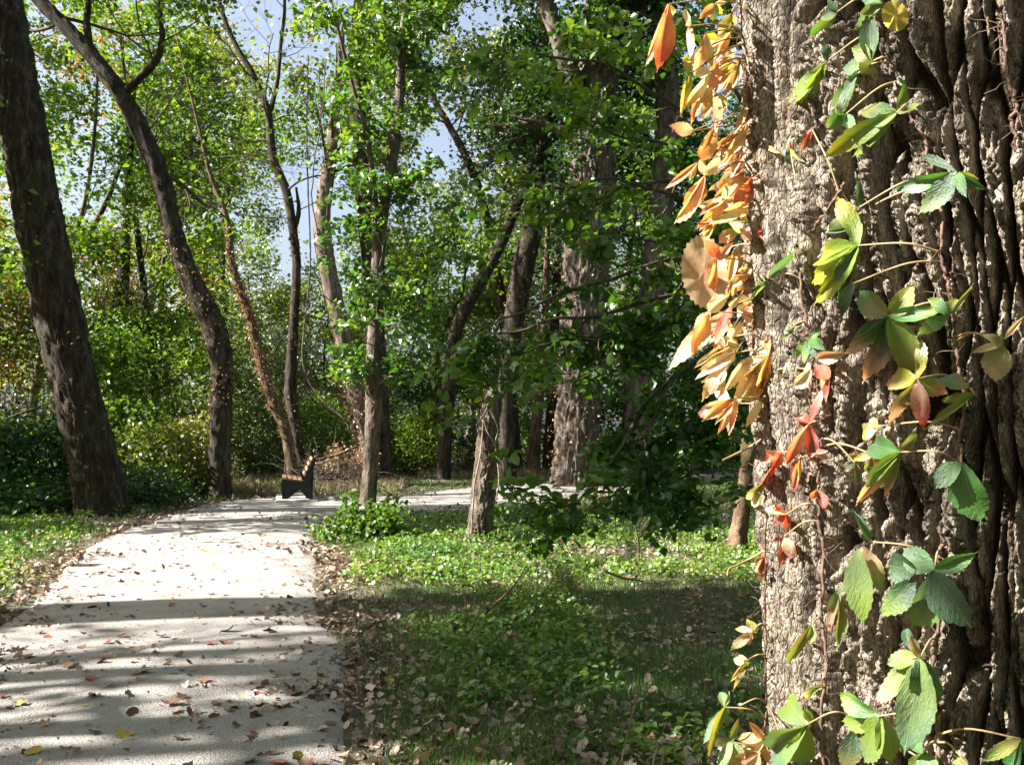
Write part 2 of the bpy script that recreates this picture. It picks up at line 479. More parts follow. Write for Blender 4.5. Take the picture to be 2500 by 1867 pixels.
def seg_dist(X, Y, poly):
    d = np.full(X.shape, 1e9)
    for i in range(len(poly) - 1):
        ax, ay = poly[i]; bx, by = poly[i + 1]
        vx, vy = bx - ax, by - ay
        t = np.clip(((X - ax) * vx + (Y - ay) * vy) / (vx * vx + vy * vy + 1e-9), 0, 1)
        d = np.minimum(d, (X - ax - t * vx) ** 2 + (Y - ay - t * vy) ** 2)
    return np.sqrt(d)
def inside(X, Y):
    r = np.zeros(X.shape, bool)
    p = POLY; q = np.roll(POLY, -1, 0)
    for (x1, y1), (x2, y2) in zip(p, q):
        if y1 == y2: continue
        c = ((y1 > Y) != (y2 > Y)) & (X < (x2 - x1) * (Y - y1) / (y2 - y1) + x1)
        r ^= c
    return r
def path_sd(X, Y):
    """metres outside the path edge, negative on the path"""
    d = np.minimum(seg_dist(X, Y, PL), seg_dist(X, Y, PR))
    return np.where(inside(X, Y), -d, d)

# ground sheet: fine near the camera, reaching the horizon
def ground():
    xs = np.concatenate([[-900, -300, -120, -60, -40], np.arange(-30, 30.1, 0.5), [40, 60, 120, 300, 900]])
    ys = np.concatenate([[-300, -60, -20], np.arange(-6, 50.1, 0.5), [60, 90, 160, 400, 1500]])
    X, Y = np.meshgrid(xs, ys)
    sd = path_sd(X, Y)
    Z = -0.012 + (fbm(X * 0.35, Y * 0.35, seed=4) - 0.5) * 0.10 * sst(0.3, 3.0, sd)
    co = np.stack([X, Y, Z], -1).reshape(-1, 3)
    ny, nx = X.shape
    i = np.arange(ny * nx).reshape(ny, nx)
    q = np.stack([i[:-1, :-1], i[:-1, 1:], i[1:, 1:], i[1:, :-1]], -1).reshape(-1, 4)
    m = bpy.data.materials.new('forest_floor')
    t, out = nt(m)
    p = t.nodes.new('ShaderNodeBsdfPrincipled'); p.inputs['Roughness'].default_value = 0.95
    n1 = noise(t, mapping(t), 1.3, 5, 0.6); n2 = noise(t, mapping(t), 26, 5, 0.7)
    soil = ramp(t, n2, [(0.3, (0.035, 0.024, 0.016)), (0.52, (0.10, 0.068, 0.045)), (0.7, (0.22, 0.16, 0.11))])
    grn = ramp(t, n2, [(0.3, (0.02, 0.028, 0.010)), (0.5, (0.05, 0.06, 0.022)), (0.7, (0.13, 0.11, 0.05))])
    c = mix_c(t, ramp(t, n1, [(0.40, (0, 0, 0)), (0.58, (1, 1, 1))]), soil, grn)
    t.links.new(c, p.inputs['Base Color'])
    t.links.new(bump(t, n2, 0.8, 0.02), p.inputs['Normal'])
    t.links.new(p.outputs[0], out.inputs[0])
    link('ground', mesh_np('ground', co, q, m, True), None, 'structure')
ground()
def gz(X, Y):
    sd = path_sd(X, Y)
    return -0.012 + (fbm(X * 0.35, Y * 0.35, seed=4) - 0.5) * 0.10 * sst(0.3, 3.0, sd)

def path():
    n = 150
    A = PL; B = PR[::-1]
    k = 17
    f = np.linspace(0, 1, k)[None, :, None]
    jl = (fbm(A[:, 0] * 2.2, A[:, 1] * 2.2, seed=8) - 0.5)[:, None] * 0.16
    jr = (fbm(B[:, 0] * 2.2, B[:, 1] * 2.2, seed=9) - 0.5)[:, None] * 0.16
    A2 = A + jl * norm(A - B); B2 = B + jr * norm(B - A)
    pts = A2[:, None] * (1 - f) + B2[:, None] * f
    ff = f[0, :, 0]
    z = 0.012 + 0.02 * (1 - (2 * ff - 1) ** 2)[None, :] + (fbm(pts[..., 0] * 1.5, pts[..., 1] * 1.5, seed=2) - 0.5) * 0.012
    z[:, 0] = -0.06; z[:, -1] = -0.06
    co = np.concatenate([pts, z[..., None]], -1).reshape(-1, 3)
    i = np.arange(n * k).reshape(n, k)
    q = np.stack([i[:-1, :-1], i[:-1, 1:], i[1:, 1:], i[1:, :-1]], -1).reshape(-1, 4)
    m = bpy.data.materials.new('gravel')
    t, out = nt(m)
    p = t.nodes.new('ShaderNodeBsdfPrincipled'); p.inputs['Roughness'].default_value = 0.95
    p.inputs['Specular IOR Level'].default_value = 0.2
    n1 = noise(t, mapping(t), 160, 4, 0.8); n2 = noise(t, mapping(t), 2.2, 5, 0.6)
    v = t.nodes.new('ShaderNodeTexVoronoi'); v.inputs['Scale'].default_value = 90
    t.links.new(mapping(t), v.inputs['Vector'])
    base = ramp(t, n1, [(0.30, (0.14, 0.122, 0.108)), (0.48, (0.37, 0.342, 0.315)), (0.66, (0.58, 0.545, 0.505))])
    c = mix_c(t, ramp(t, n2, [(0.45, (0, 0, 0)), (0.62, (0.55, 0.55, 0.55))]), base, (0.26, 0.215, 0.175))
    t.links.new(c, p.inputs['Base Color'])
    h = math_n(t, 'ADD', v.outputs['Distance'], n1)
    t.links.new(bump(t, h, 1.0, 0.012), p.inputs['Normal'])
    t.links.new(p.outputs[0], out.inputs[0])
    link('gravel_path', mesh_np('gravel_path', co, q, m, True), None, 'structure')
path()
def pz(X, Y):
    sd = -path_sd(X, Y)
    return 0.014 + 0.018 * sst(0, 1.5, sd)

def scatter(n, x0, x1, y0, y1, rng, power=1.6):
    """more of them close to the camera, and only where the picture can see"""
    u = rng.random(n)
    Y = y0 * (y1 / y0) ** (u ** power * 0.0 + u)
    X = rng.uniform(x0, x1, n)
    X = X * Y / y1
    return X, Y

# grass blades
def grass(name, n, y0, y1, xr, h0, h1, w, mat, rng, fn, two=True, lean=0.5, vmid=0.45, x_off=0.0):
    u = rng.random(n)
    Y = (y0 ** 0.5 + u * (y1 ** 0.5 - y0 ** 0.5)) ** 2
    X = x_off + rng.uniform(xr[0], xr[1], n) * (Y if y1 > 0 else 1)
    k = fn(X, Y) > rng.random(n)
    X, Y = X[k], Y[k]; n = len(X)
    Z = gz(X, Y) - 0.01
    h = rng.uniform(h0, h1, n) * (0.55 + 0.9 * fbm(X * 1.3, Y * 1.3, seed=33))
    az = rng.uniform(0, 2 * math.pi, n); ln = rng.random(n) ** 1.3 * lean
    d = np.stack([np.cos(az), np.sin(az), 0 * az], -1)
    face = rng.uniform(0, 2 * math.pi, n)
    s = np.stack([np.cos(face), np.sin(face), 0 * az], -1) * (w * (0.7 + 0.6 * rng.random(n)))[:, None]
    b = np.stack([X, Y, Z], -1)
    up = np.array([0, 0, 1.0])
    m = b + up * (h * 0.55)[:, None] + d * (h * ln * 0.35)[:, None]
    t = b + up * (h * (1 - 0.35 * ln))[:, None] + d * (h * ln * 1.1)[:, None]
    co = np.stack([b - s, b + s, m - s * 0.8, m + s * 0.8, t], 1)
    i = (np.arange(n) * 5)[:, None]
    f = np.concatenate([i + np.array([[0, 1, 3]]), i + np.array([[0, 3, 2]]), i + np.array([[2, 3, 4]])])
    v = np.clip(vmid + (fbm(X * 0.8, Y * 0.8, seed=12) - 0.5) * 0.8 + rng.normal(size=n) * 0.18, 0, 1)
    return link(name, mesh_np(name, co.reshape(-1, 3), f, mat, v=np.repeat(v, 5)), None, 'stuff')
def green_zone(X, Y):
    sd = path_sd(X, Y)
    n = fbm(X * 0.55, Y * 0.8, seed=41)
    return sst(-0.10, 0.35, sd) * (0.25 + 0.75 * sst(0.38, 0.56, n))
tag(grass('short_grass', 230000, 3.0, 12.0, (-0.72, 0.62), 0.03, 0.10, 0.0026, M['grass'], RNG, green_zone), 'short green grass growing between the fallen leaves', 'grass')
tag(grass('meadow_grass', 90000, 12.0, 36.0, (-0.66, 0.66), 0.06, 0.17, 0.006, M['grass'], RNG, green_zone), 'thin green grass under the far trees', 'grass')
def dry_zone(X, Y):
    sd = path_sd(X, Y)
    n = fbm(X * 0.6, Y * 0.6, seed=55)
    a = ((X > -7.2) & (X < -2.8) & (Y > 20.4) & (Y < 25)) | ((X > -3) & (X < 3.5) & (Y > 27.0) & (Y < 32))
    return np.where(a & (sd > 0.5), sst(0.3, 0.5, n), 0)
tag(grass('dry_grass', 60000, 19.0, 32.0, (-0.4, 0.2), 0.14, 0.42, 0.006, M['dry_grass'], RNG, dry_zone, lean=0.9), 'tall straw-coloured dry grass behind the bench', 'grass')

# leafy ground cover
def weeds(name, n, y0, y1, xr, size, tmpl, rng, label):
    u = rng.random(n)
    Y = (y0 ** 0.5 + u * (y1 ** 0.5 - y0 ** 0.5)) ** 2
    X = rng.uniform(xr[0], xr[1], n) * Y
    sd = path_sd(X, Y)
    nn = fbm(X * 0.8 + 9, Y * 1.1, seed=61)
    lit = ((Y > 8.4) & (Y < 14)) * 0.10
    k = (sst(0.1, 0.7, sd) * sst(0.43, 0.57, nn + lit) * (0.35 + 0.65 * sst(0.4, 0.6, fbm(X * 2.6, Y * 2.6, seed=64)))) > rng.random(n)
    X, Y = X[k], Y[k]; n = len(X)
    m = 5
    px = np.repeat(X, m) + rng.normal(size=n * m) * size * 0.8
    py = np.repeat(Y, m) + rng.normal(size=n * m) * size * 0.8
    hh = np.repeat(rng.uniform(0.02, 0.16, n) * (0.6 + fbm(X, Y, seed=71)), m) * rng.uniform(0.4, 1.1, n * m)
    p = np.stack([px, py, gz(px, py) + hh], -1)
    s = size * rng.uniform(0.6, 1.3, len(p))
    co, f = leaves_np(p, s, rng, tmpl, up=1.5, droop=-0.1, sunward=0.3)
    v = np.clip(0.6 + (fbm(px, py, seed=77) - 0.5) * 0.9 + rng.normal(size=len(p)) * 0.15, 0, 1)
    o = link(name, mesh_np(name, co, f, M['leaf_weed'], v=np.repeat(v, len(tmpl[0]))), None, 'stuff')
    tag(o, label, 'ground cover')
weeds('ground_cover', 15000, 3.0, 9.0, (-0.7, 0.55), 0.045, T8, RNG, 'low leafy weeds in the shaded grass near the big trunk')
weeds('sunny_ground_cover', 26000, 8.6, 24.0, (-0.62, 0.6), 0.06, T4, RNG, 'bright green ivy-like weeds in the sunlit strip')

# fallen leaves
def litter_template(rng, lob):
    n = 13
    ang = np.linspace(-math.pi * 0.5, math.pi * 1.5, n, endpoint=False)
    r = 0.42 + 0.13 * np.cos(lob * (ang - math.pi / 2)) + rng.normal(size=n) * 0.035
    x = r * np.cos(ang); y = r * np.sin(ang)
    cur = rng.uniform(0.1, 0.9); cy = rng.uniform(-0.3, 0.7)
    z = cur * x * x + cy * y * y + rng.normal(size=n) * 0.03 + 0.02
    co = np.vstack([[0, 0, 0.0], np.stack([x, y, z], -1)])
    f = np.array([[0, 1 + i, 1 + (i + 1) % n] for i in range(n)])
    return co, f
LT = [litter_template(np.random.default_rng(100 + i), [2, 5, 2, 3, 5, 2][i]) for i in range(6)]
def lay(X, Y, Z, size, rng, tmpl, tilt=0.35):
    n = len(X)
    nn = norm(rng.normal(size=(n, 3)) * tilt + np.array([0, 0, 1.0]))
    t = norm(np.cross(nn, rng.normal(size=(n, 3))))
    x = np.cross(t, nn)
    return leaves_np(np.stack([X, Y, Z], -1), size, rng, tmpl, fr=(x, t, nn))
def litter(name, n, y0, y1, xr, size, fn, rng, label, simple=False, cat='fallen leaves'):
    u = rng.random(n)
    Y = (y0 ** 0.5 + u * (y1 ** 0.5 - y0 ** 0.5)) ** 2
    X = rng.uniform(xr[0], xr[1], n) * Y
    k = fn(X, Y) > rng.random(n)
    X, Y = X[k], Y[k]
    sd = path_sd(X, Y)
    Z = np.where(sd < 0, pz(X, Y), gz(X, Y) + 0.012) + rng.random(len(X)) * np.where(sd < 0, 0.006, 0.04)
    cs, fs, vs, off = [], [], [], 0
    for j in range(6):
        m = (np.arange(len(X)) % 6) == j
        tm = T4 if simple else LT[j]
        s = size * (0.3 + 0.95 * rng.random(m.sum()) ** 1.3)
        co, f = lay(X[m], Y[m], Z[m], s, rng, tm, 0.5)
        cs.append(co); fs.append(f + off); off += len(co)
        v = np.clip(0.45 + rng.normal(size=m.sum()) * 0.24, 0, 1)
        vs.append(np.repeat(v, len(tm[0])))
    o = link(name, mesh_np(name, np.concatenate(cs), np.concatenate(fs), M['litter'], v=np.concatenate(vs)), None, 'stuff')
    tag(o, label, cat)
def edge_zone(X, Y):
    sd = path_sd(X, Y)
    n = fbm(X * 1.1, Y * 1.4, seed=81)
    return np.where(sd < 0, 0.95 * np.exp(sd / (0.12 + 0.45 * sst(0.4, 0.65, n))) * (0.4 + 0.6 * sst(0.3, 0.6, n)) + 0.004, np.exp(-sd / 0.32) * 0.7 + 0.34 * sst(0.4, 0.62, n) + 0.05)
litter('leaf_litter', 34000, 3.2, 10.0, (-0.75, 0.68), 0.062, edge_zone, RNG, 'dry brown fallen leaves drifted along the near path edges')
litter('far_leaf_litter', 90000, 9.0, 30.0, (-0.62, 0.6), 0.085, edge_zone, RNG, 'brown and tan leaves covering the floor further back', simple=True)
litter('leaf_scraps', 30000, 3.2, 11.0, (-0.75, 0.62), 0.034, lambda X, Y: (path_sd(X, Y) > -0.12) * 0.8, RNG, 'small brown and tan leaf scraps between the grass blades', simple=True)
litter('leaf_crumbs', 5200, 3.2, 17.0, (-0.9, 0.1), 0.03, lambda X, Y: (path_sd(X, Y) < 0) * 0.8, RNG, 'tiny leaf scraps strewn over the gravel path', simple=True)

# the fallen leaves one can pick out on the gravel
OBJ_LEAF = bpy.data.materials.new('fallen_leaf')
def _fl():
    t, out = nt(OBJ_LEAF)
    oi = t.nodes.new('ShaderNodeObjectInfo')
    n = noise(t, mapping(t), 6, 4, 0.6)
    c = mix_c(t, ramp(t, n, [(0.4, (0, 0, 0)), (0.75, (0.7, 0.7, 0.7))]), oi.outputs['Color'], (0.10, 0.055, 0.03))
    p = t.nodes.new('ShaderNodeBsdfPrincipled'); p.inputs['Roughness'].default_value = 0.7
    p.inputs['Specular IOR Level'].default_value = 0.25
    t.links.new(c, p.inputs['Base Color']); t.links.new(p.outputs[0], out.inputs[0])
_fl()
def fallen():
    rng = np.random.default_rng(77)
    meshes = []
    for j in range(6):
        co, f = LT[j]
        # a short stalk of its own
        st = np.array([[-0.012, -0.36, 0.03], [0.012, -0.36, 0.03], [0.0, -0.75, 0.06]])
        co2 = np.vstack([co, st]); f2 = np.vstack([f, [[len(co), len(co) + 1, len(co) + 2]]])
        meshes.append(mesh_np('fallen_leaf', co2, f2, OBJ_LEAF, True))
    kinds = {'brown': ((0.16, 0.075, 0.04), 'curled brown fallen leaf lying on the pale gravel path', 'brown leaves on the gravel path'),
             'tan': ((0.34, 0.22, 0.13), 'dry tan fallen leaf lying on the pale gravel path', 'tan leaves on the gravel path'),
             'yellow': ((0.52, 0.36, 0.05), 'yellow fallen leaf lying on the pale gravel path', 'yellow leaves on the gravel path'),
             'red': ((0.30, 0.045, 0.03), 'small red fallen leaf lying on the pale gravel path', 'red leaves on the gravel path')}
    special = [((725, 1857), 'yellow', 0.06, 'single yellow leaf at the bottom of the path beside the litter edge'),
               ((300, 1810), 'yellow', 0.09, 'large mottled yellow leaf flat on the shaded foreground gravel'),
               ((553, 1550), 'yellow', 0.10, 'bright yellow leaf standing up on the sunlit gravel'),
               ((547, 1580), 'brown', 0.09, 'rusty brown leaf just below the bright yellow leaf on gravel'),
               ((622, 1703), 'red', 0.09, 'red five-pointed leaf on the gravel near the path edge'),
               ((160, 1440), 'red', 0.08, 'dark red leaf at the left edge of the gravel path'),
               ((80, 1855), 'yellow', 0.08, 'pale yellow leaf in the bottom left corner of the path'),
               ((230, 1715), 'brown', 0.10, 'pair of curled brown leaves in the foreground path shadow'),
               ((420, 1733), 'brown', 0.11, 'long rolled brown leaf between two shadow bands on the path'),
               ((795, 1705), 'tan', 0.08, 'cupped tan leaf standing upright near the right path edge'),
               ((120, 1525), 'brown', 0.09, 'crumpled brown leaf beyond the left end of the shadow band'),
               ((165, 1640), 'brown', 0.08, 'small brown leaf beside the left stretch of sunlit gravel'),
               ((375, 1800), 'yellow', 0.06, 'greenish yellow leaf in the foreground shadow of the path'),
               ((500, 1675), 'brown', 0.09, 'flat brown leaf in the middle of the near gravel')]
    todo = []
    for (px, py), kd, s, lab in special:
        g = G(px, py)
        todo.append((g[0], g[1], kd, s * rng.uniform(0.9, 1.1), lab, None))
    m = 0
    while m < 270:
        Y = (3.7 ** 0.5 + rng.random() * (15 ** 0.5 - 3.7 ** 0.5)) ** 2
        X = rng.uniform(-0.6 * Y - 0.2, -0.3)
        if path_sd(np.array([X]), np.array([Y]))[0] > -0.08: continue
        kd = rng.choice(['brown', 'tan', 'yellow', 'red'], p=[0.55, 0.27, 0.12, 0.06])
        todo.append((X, Y, kd, 0.03 + 0.055 * rng.random() ** 1.8, kinds[kd][1], kinds[kd][2])); m += 1
    for i, (X, Y, kd, s, lab, grp) in enumerate(todo):
        o = bpy.data.objects.new('fallen_leaf', meshes[i % 6])
        COL.objects.link(o)
        z = pz(np.array([X]), np.array([Y]))[0]
        o.location = (X, Y, z + 0.006)
        o.rotation_euler = (rng.normal() * 0.25, rng.normal() * 0.25, rng.uniform(0, 6.28))
        o.scale = (s, s * rng.uniform(0.8, 1.2), s * rng.uniform(0.7, 1.6))
        c = np.array(kinds[kd][0]) * rng.uniform(0.75, 1.3)
        o.color = (*c, 1)
        tag(o, lab, 'leaf', grp)
fallen()
# ------------------------------------------------------------------ trees
M['leaf_gloss'] = leaf_mat('leaf_gloss', [(0.0, (0.012, 0.048, 0.010)), (0.5, (0.045, 0.135, 0.014)), (0.85, (0.095, 0.20, 0.02)), (1.0, (0.17, 0.26, 0.03))], 0.48, 0.05, 0.33)
STATS = {}
def crown_for(root, pts, rad, rng, n_limb=12, t0=0.45, Lr=(2.0, 4.0), kids=(4, 4), per=16, leaf=0.09, spread=0.18, mat='leaf_maple',
              twig='twig', up=0.04, vmid=0.45, elev=0.4, tmpl=T4, bias=(0, 0, 0), wob=0.16, starts=None, hand=None, cull_on=True, **kw):
    """limbs, shoots and leaves growing from a trunk line"""
    n = len(pts)
    if hand is None:
        t = np.sort(rng.uniform(t0, 1.0, n_limb)) * (n - 1)
        i = np.minimum(t.astype(int), n - 2); u = (t - i)[:, None]
        st = pts[i] * (1 - u) + pts[i + 1] * u
        az = rng.uniform(0, 2 * math.pi, n_limb)
        d = np.stack([np.cos(az), np.sin(az), np.full(n_limb, elev) + rng.normal(size=n_limb) * 0.3], -1) + np.array(bias)
        r0 = rad[i] * 0.28
        L = rng.uniform(*Lr, n_limb)
        p1, q1 = grow(st, d, L, r0, r0 * 0.35, 7, wob, up, rng)
    else:
        p1 = np.stack([catmull(h[0], 8) for h in hand]); q1 = np.stack([np.linspace(h[1], h[1] * 0.3, 8) for h in hand])
        L = np.linalg.norm(p1[:, -1] - p1[:, 0], axis=1); n_limb = len(hand)
    s2, d2, r2 = child(p1, q1, kids[0], 0.25, 0.9, rng)
    L2 = np.repeat(L, kids[0]) * rng.uniform(0.3, 0.6, len(s2))
    p2, q2 = grow(s2, d2, L2, r2, r2 * 0.3, 5, wob, up, rng)
    s3, d3, r3 = child(p2, q2, kids[1], 0.2, 0.9, rng)
    L3 = np.repeat(L2, kids[1]) * rng.uniform(0.35, 0.7, len(s3))
    p3, q3 = grow(s3, d3, L3, np.maximum(r3, 0.004), np.full(len(r3), 0.002), 2, wob, up * 0.5, rng)
    A = Acc(); A.tubes(p1, np.maximum(q1, 0.006), 6)
    A.obj('limbs', M[twig] if isinstance(twig, str) else twig, root, 'stuff')
    B = Acc(); B.tubes(p2, np.maximum(q2, 0.004), 4); B.tubes(p3, q3, 3)
    B.obj('twigs', M[twig] if isinstance(twig, str) else twig, root, 'stuff')
    # leaves along the last shoots
    m = len(p3)
    tt = rng.uniform(0.1, 1.0, (m, per)) * 2
    ii = np.minimum(tt.astype(int), 1); uu = (tt - ii)[..., None]
    bi = np.arange(m)[:, None]
    pos = p3[bi, ii] * (1 - uu) + p3[bi, ii + 1] * uu + rng.normal(size=(m, per, 3)) * spread * np.array([1, 1, 0.7])
    pos = pos.reshape(-1, 3)
    if cull_on: pos = pos[cull(pos, rng)]
    pos = pos[pos[:, 2] > 0.05]
    leaf_obj('crown', pos, leaf * rng.uniform(0.6, 1.25, len(pos)), M[mat], rng, root, tmpl, vmid, **kw)
    return p1, q1

def tree(name, label, path, D, seed, mat='bark_dark', extend=8.0, ns=28, ny=90, amp=0.02, ridge=0.08, plate=0.5, crown=None, cat='tree', group=None, flare=0.3, boughs=(), ivy=None, lumps=0.06, sprays=None):
    """path: (view x, view y, view width) from the ground up, at world depth D or a list of depths"""
    rng = np.random.default_rng(seed)
    if not isinstance(D, (list, tuple)): D = [D] * len(path)
    pts = [V(x, y, d) for (x, y, w), d in zip(path, D)]
    rad = [w * K * 0.5 * d / FPX for (x, y, w), d in zip(path, D)]
    pts[0][2] = min(pts[0][2], -0.1)
    if extend > 0:
        dirn = norm(pts[-1] - pts[-2]); dirn = norm(dirn + np.array([0, 0, 0.5]))
        for k in range(3):
            pts.append(pts[-1] + dirn * extend / 3); rad.append(rad[-1] * 0.68)
    base = pts[0]
    # even spacing of control radii over the spline parameter
    root = empty(name, (float(base[0]), float(base[1]), 0.0), label, cat, group)
    me, cp, cr = trunk_mesh('trunk', pts, rad, ns, ny, M[mat], amp, ridge, plate, seed, flare, lumps)
    link('trunk', me, root)
    for (bp, bw) in boughs:
        bpts = [V(x, y, d) for x, y, d in bp]
        br = [w * K * 0.5 * b[2] / FPX for w, b in zip(bw, bp)]
        bm, c2, r2 = trunk_mesh('bough', bpts, br, 16, 34, M[mat], amp * 0.6, ridge, plate, seed + 3, 0.0, lumps)
        link('bough', bm, root)
        if crown:
            kk = dict(crown); kk['n_limb'] = max(3, kk.get('n_limb', 10) // 3); kk['t0'] = 0.3
            crown_for(root, c2, r2, rng, **kk)
    if crown: crown_for(root, cp, cr, rng, **crown)
    if sprays:
        for sp in (sprays if isinstance(sprays, list) else [sprays]):
            crown_for(root, cp, cr, rng, **sp)
    if ivy:                         # small creeper leaves clinging to the stem
        n, lo, hi, size, mname = ivy
        t = rng.uniform(lo, hi, n) ** 1.0 * (len(cp) - 1)
        i = np.minimum(t.astype(int), len(cp) - 2)
        t2 = fbm(t * 0.15, t * 0, seed=seed)
        a = rng.uniform(0, 2 * math.pi, n)
        off = cr[i] * (1.05 + 0.35 * rng.random(n))
        pos = cp[i] + np.stack([np.cos(a) * off, np.sin(a) * off, rng.normal(size=n) * 0.1], -1)
        pos = pos[t2 > 0.42]
        leaf_obj('ivy', pos, size * rng.uniform(0.6, 1.2, len(pos)), M[mname], rng, root, T4, 0.5, droop=0.9, up=0.1)
    return root, cp, cr

MAPLE = dict(n_limb=14, t0=0.22, Lr=(2.2, 4.5), kids=(5, 5), per=30, leaf=0.17, spread=0.32, mat='leaf_maple')
# left edge: the big dark leaning trunk
tree('maple_tree', 'thick dark trunk leaning left at the left edge, flecked with orange creeper',
     [(222, 1108, 108), (203, 1000, 96), (158, 820, 92), (112, 610, 98), (80, 450, 96), (46, 250, 90), (18, 60, 78), (-14, -120, 66)], 15.7, 21,
     'bark_dark', 7, 90, 260, 0.055, 0.055, 0.5, dict(MAPLE, t0=0.80, n_limb=7, Lr=(2.5, 4.5)), ivy=(230, 0.15, 0.8, 0.07, 'leaf_orange'), flare=0.14)
# second: curving trunk that bends left, with a forked bough
tree('curved_tree', 'tall curving tree bending left above the path end, ivy-wrapped stem',
     [(475, 1077, 46), (474, 1000, 44), (478, 880, 45), (480, 800, 46), (462, 705, 52), (415, 610, 46), (378, 510, 40), (352, 400, 40), (312, 300, 42), (262, 205, 38), (185, 105, 34), (90, 5, 30), (10, -90, 26)], 19.4, 22,
     'bark_dark', 4, 40, 220, 0.035, 0.05, 0.35, dict(MAPLE, t0=0.45, n_limb=11, Lr=(1.6, 3.6), per=24),
     boughs=[([(268, 205, 19.4), (300, 170, 19.2), (338, 130, 19.0), (350, 80, 18.9), (345, 20, 18.8), (352, -60, 18.7)], [20, 18, 16, 14, 11, 9]),
             ([(205, 120, 19.4), (192, 90, 19.5), (188, 40, 19.6), (196, -20, 19.7), (200, -90, 19.8)], [20, 17, 15, 13, 10])],
     ivy=(800, 0.12, 0.42, 0.07, 'leaf_rust'), flare=0.2)
tree('forked_tree', 'slim dark tree rising behind the bench and curving left near its top',
     [(657, 1000, 24), (640, 930, 24), (627, 850, 26), (632, 740, 22), (640, 600, 19), (638, 540, 19), (620, 420, 20), (590, 340, 20), (578, 240, 16), (545, 160, 14), (505, 90, 12), (478, 20, 10)], 24, 23,
     'bark_dark', 4, 18, 110, 0.015, 0.06, 0.3, dict(MAPLE, t0=0.40, n_limb=10, Lr=(1.6, 3.4), per=22, mat='leaf_sparse', spread=0.24),
     boughs=[([(585, 240, 24), (600, 170, 24), (607, 90, 24), (615, 20, 24), (610, -60, 24)], [11, 9, 8, 7, 5]), ([(628, 520, 24), (645, 460, 24), (640, 405, 24)], [12, 10, 5])], ivy=(500, 0.0, 0.5, 0.06, 'leaf_rust'))
tree('leaning_ivy_tree', 'slender tree leaning left behind the bench, covered in pinkish ivy',
     [(640, 1000, 24), (618, 935, 24), (590, 870, 22), (565, 790, 20), (545, 700, 18), (520, 630, 16), (500, 560, 14), (490, 470, 12), (455, 380, 10)], 23, 24,
     'bark_red', 4, 16, 90, 0.012, 0.06, 0.3, dict(MAPLE, t0=0.45, n_limb=9, Lr=(1.6, 3.2), per=30), ivy=(1700, 0.1, 0.62, 0.075, 'leaf_rust'))
tree('cottonwood_tree', 'pale grey furrowed trunk leaning left between bench and leafy slender tree',
     [(800, 985, 46), (783, 920, 44), (760, 840, 43), (742, 740, 42), (722, 650, 42), (706, 570, 40), (697, 500, 38), (700, 430, 34), (712, 350, 30)], 23.5, 25,
     'bark_cotton', 4, 32, 120, 0.03, 0.06, 0.5, dict(MAPLE, t0=0.7, n_limb=6, Lr=(1.6, 3.2), per=26, mat='leaf_maple'), ivy=(900, 0.0, 0.22, 0.07, 'leaf_rust'))
tree('straight_dark_tree', 'straight dark trunk standing directly behind the slender leafy tree',
     [(834, 1008, 38), (826, 900, 32), (818, 760, 32), (800, 560, 40), (785, 400, 42), (775, 200, 44), (782, 60, 46), (790, -60, 44)], 24, 26,
     'bark_dark', 5, 24, 110, 0.025, 0.07, 0.5, dict(MAPLE, t0=0.8, n_limb=5, Lr=(1.6, 3.0), per=12, mat='leaf_dark'))
# the slender near tree with leaves all up its stem
SL = dict(n_limb=34, t0=0.40, Lr=(0.7, 1.7), kids=(4, 3), per=11, leaf=0.095, spread=0.10, mat='leaf_dark', elev=0.2, tmpl=T8, up=-0.02, vmid=0.6, twig='twig_pale')
def picked_leaves(root, pos, size, mat, rng, n_pick=300, tmpl=T8, vmid=0.55, **kw):
    """the 300 that show largest as single leaves sharing meshes, the rest as one mass"""
    dist = np.linalg.norm(pos - np.array([0, 0, EYE]), axis=1)
    vis = np.abs(pos[:, 0] / pos[:, 1]) < 0.58
    sc_ = size / dist * vis
    order = np.argsort(-sc_)
    pick = order[:n_pick]; rest = order[n_pick:]
    x, t, nn = frames(len(pos), rng, kw.get('up', 0.6), kw.get('droop', 0.3), kw.get('sunward', 0.35))
    v = np.clip(vmid + (cnoise(pos) - 0.5) * 0.8 + rng.normal(size=len(pos)) * 0.15, 0, 1)
    vals = [0.2, 0.4, 0.55, 0.7, 0.9]
    meshes = []
    for q in vals:
        meshes.append(mesh_np('leaf', tmpl[0], tmpl[1], M[mat], v=np.full(len(tmpl[0]), q)))
    base = Vector(root.location)
    for i in pick:
        o = bpy.data.objects.new('leaf', meshes[int(np.argmin([abs(v[i] - q) for q in vals]))])
        COL.objects.link(o)
        o.parent = root
        s = size[i]
        m = Matrix(((x[i][0], t[i][0], nn[i][0]), (x[i][1], t[i][1], nn[i][1]), (x[i][2], t[i][2], nn[i][2]))).to_4x4()
        m = Matrix.Translation(Vector(pos[i]) - base) @ m @ Matrix.Scale(s, 4)
        o.matrix_basis = m
    co, f = leaves_np(pos[rest], size[rest], rng, tmpl, fr=(x[rest], t[rest], nn[rest]))
    link('foliage', mesh_np('foliage', co, f, M[mat], v=np.repeat(v[rest], len(tmpl[0]))), root, 'stuff')
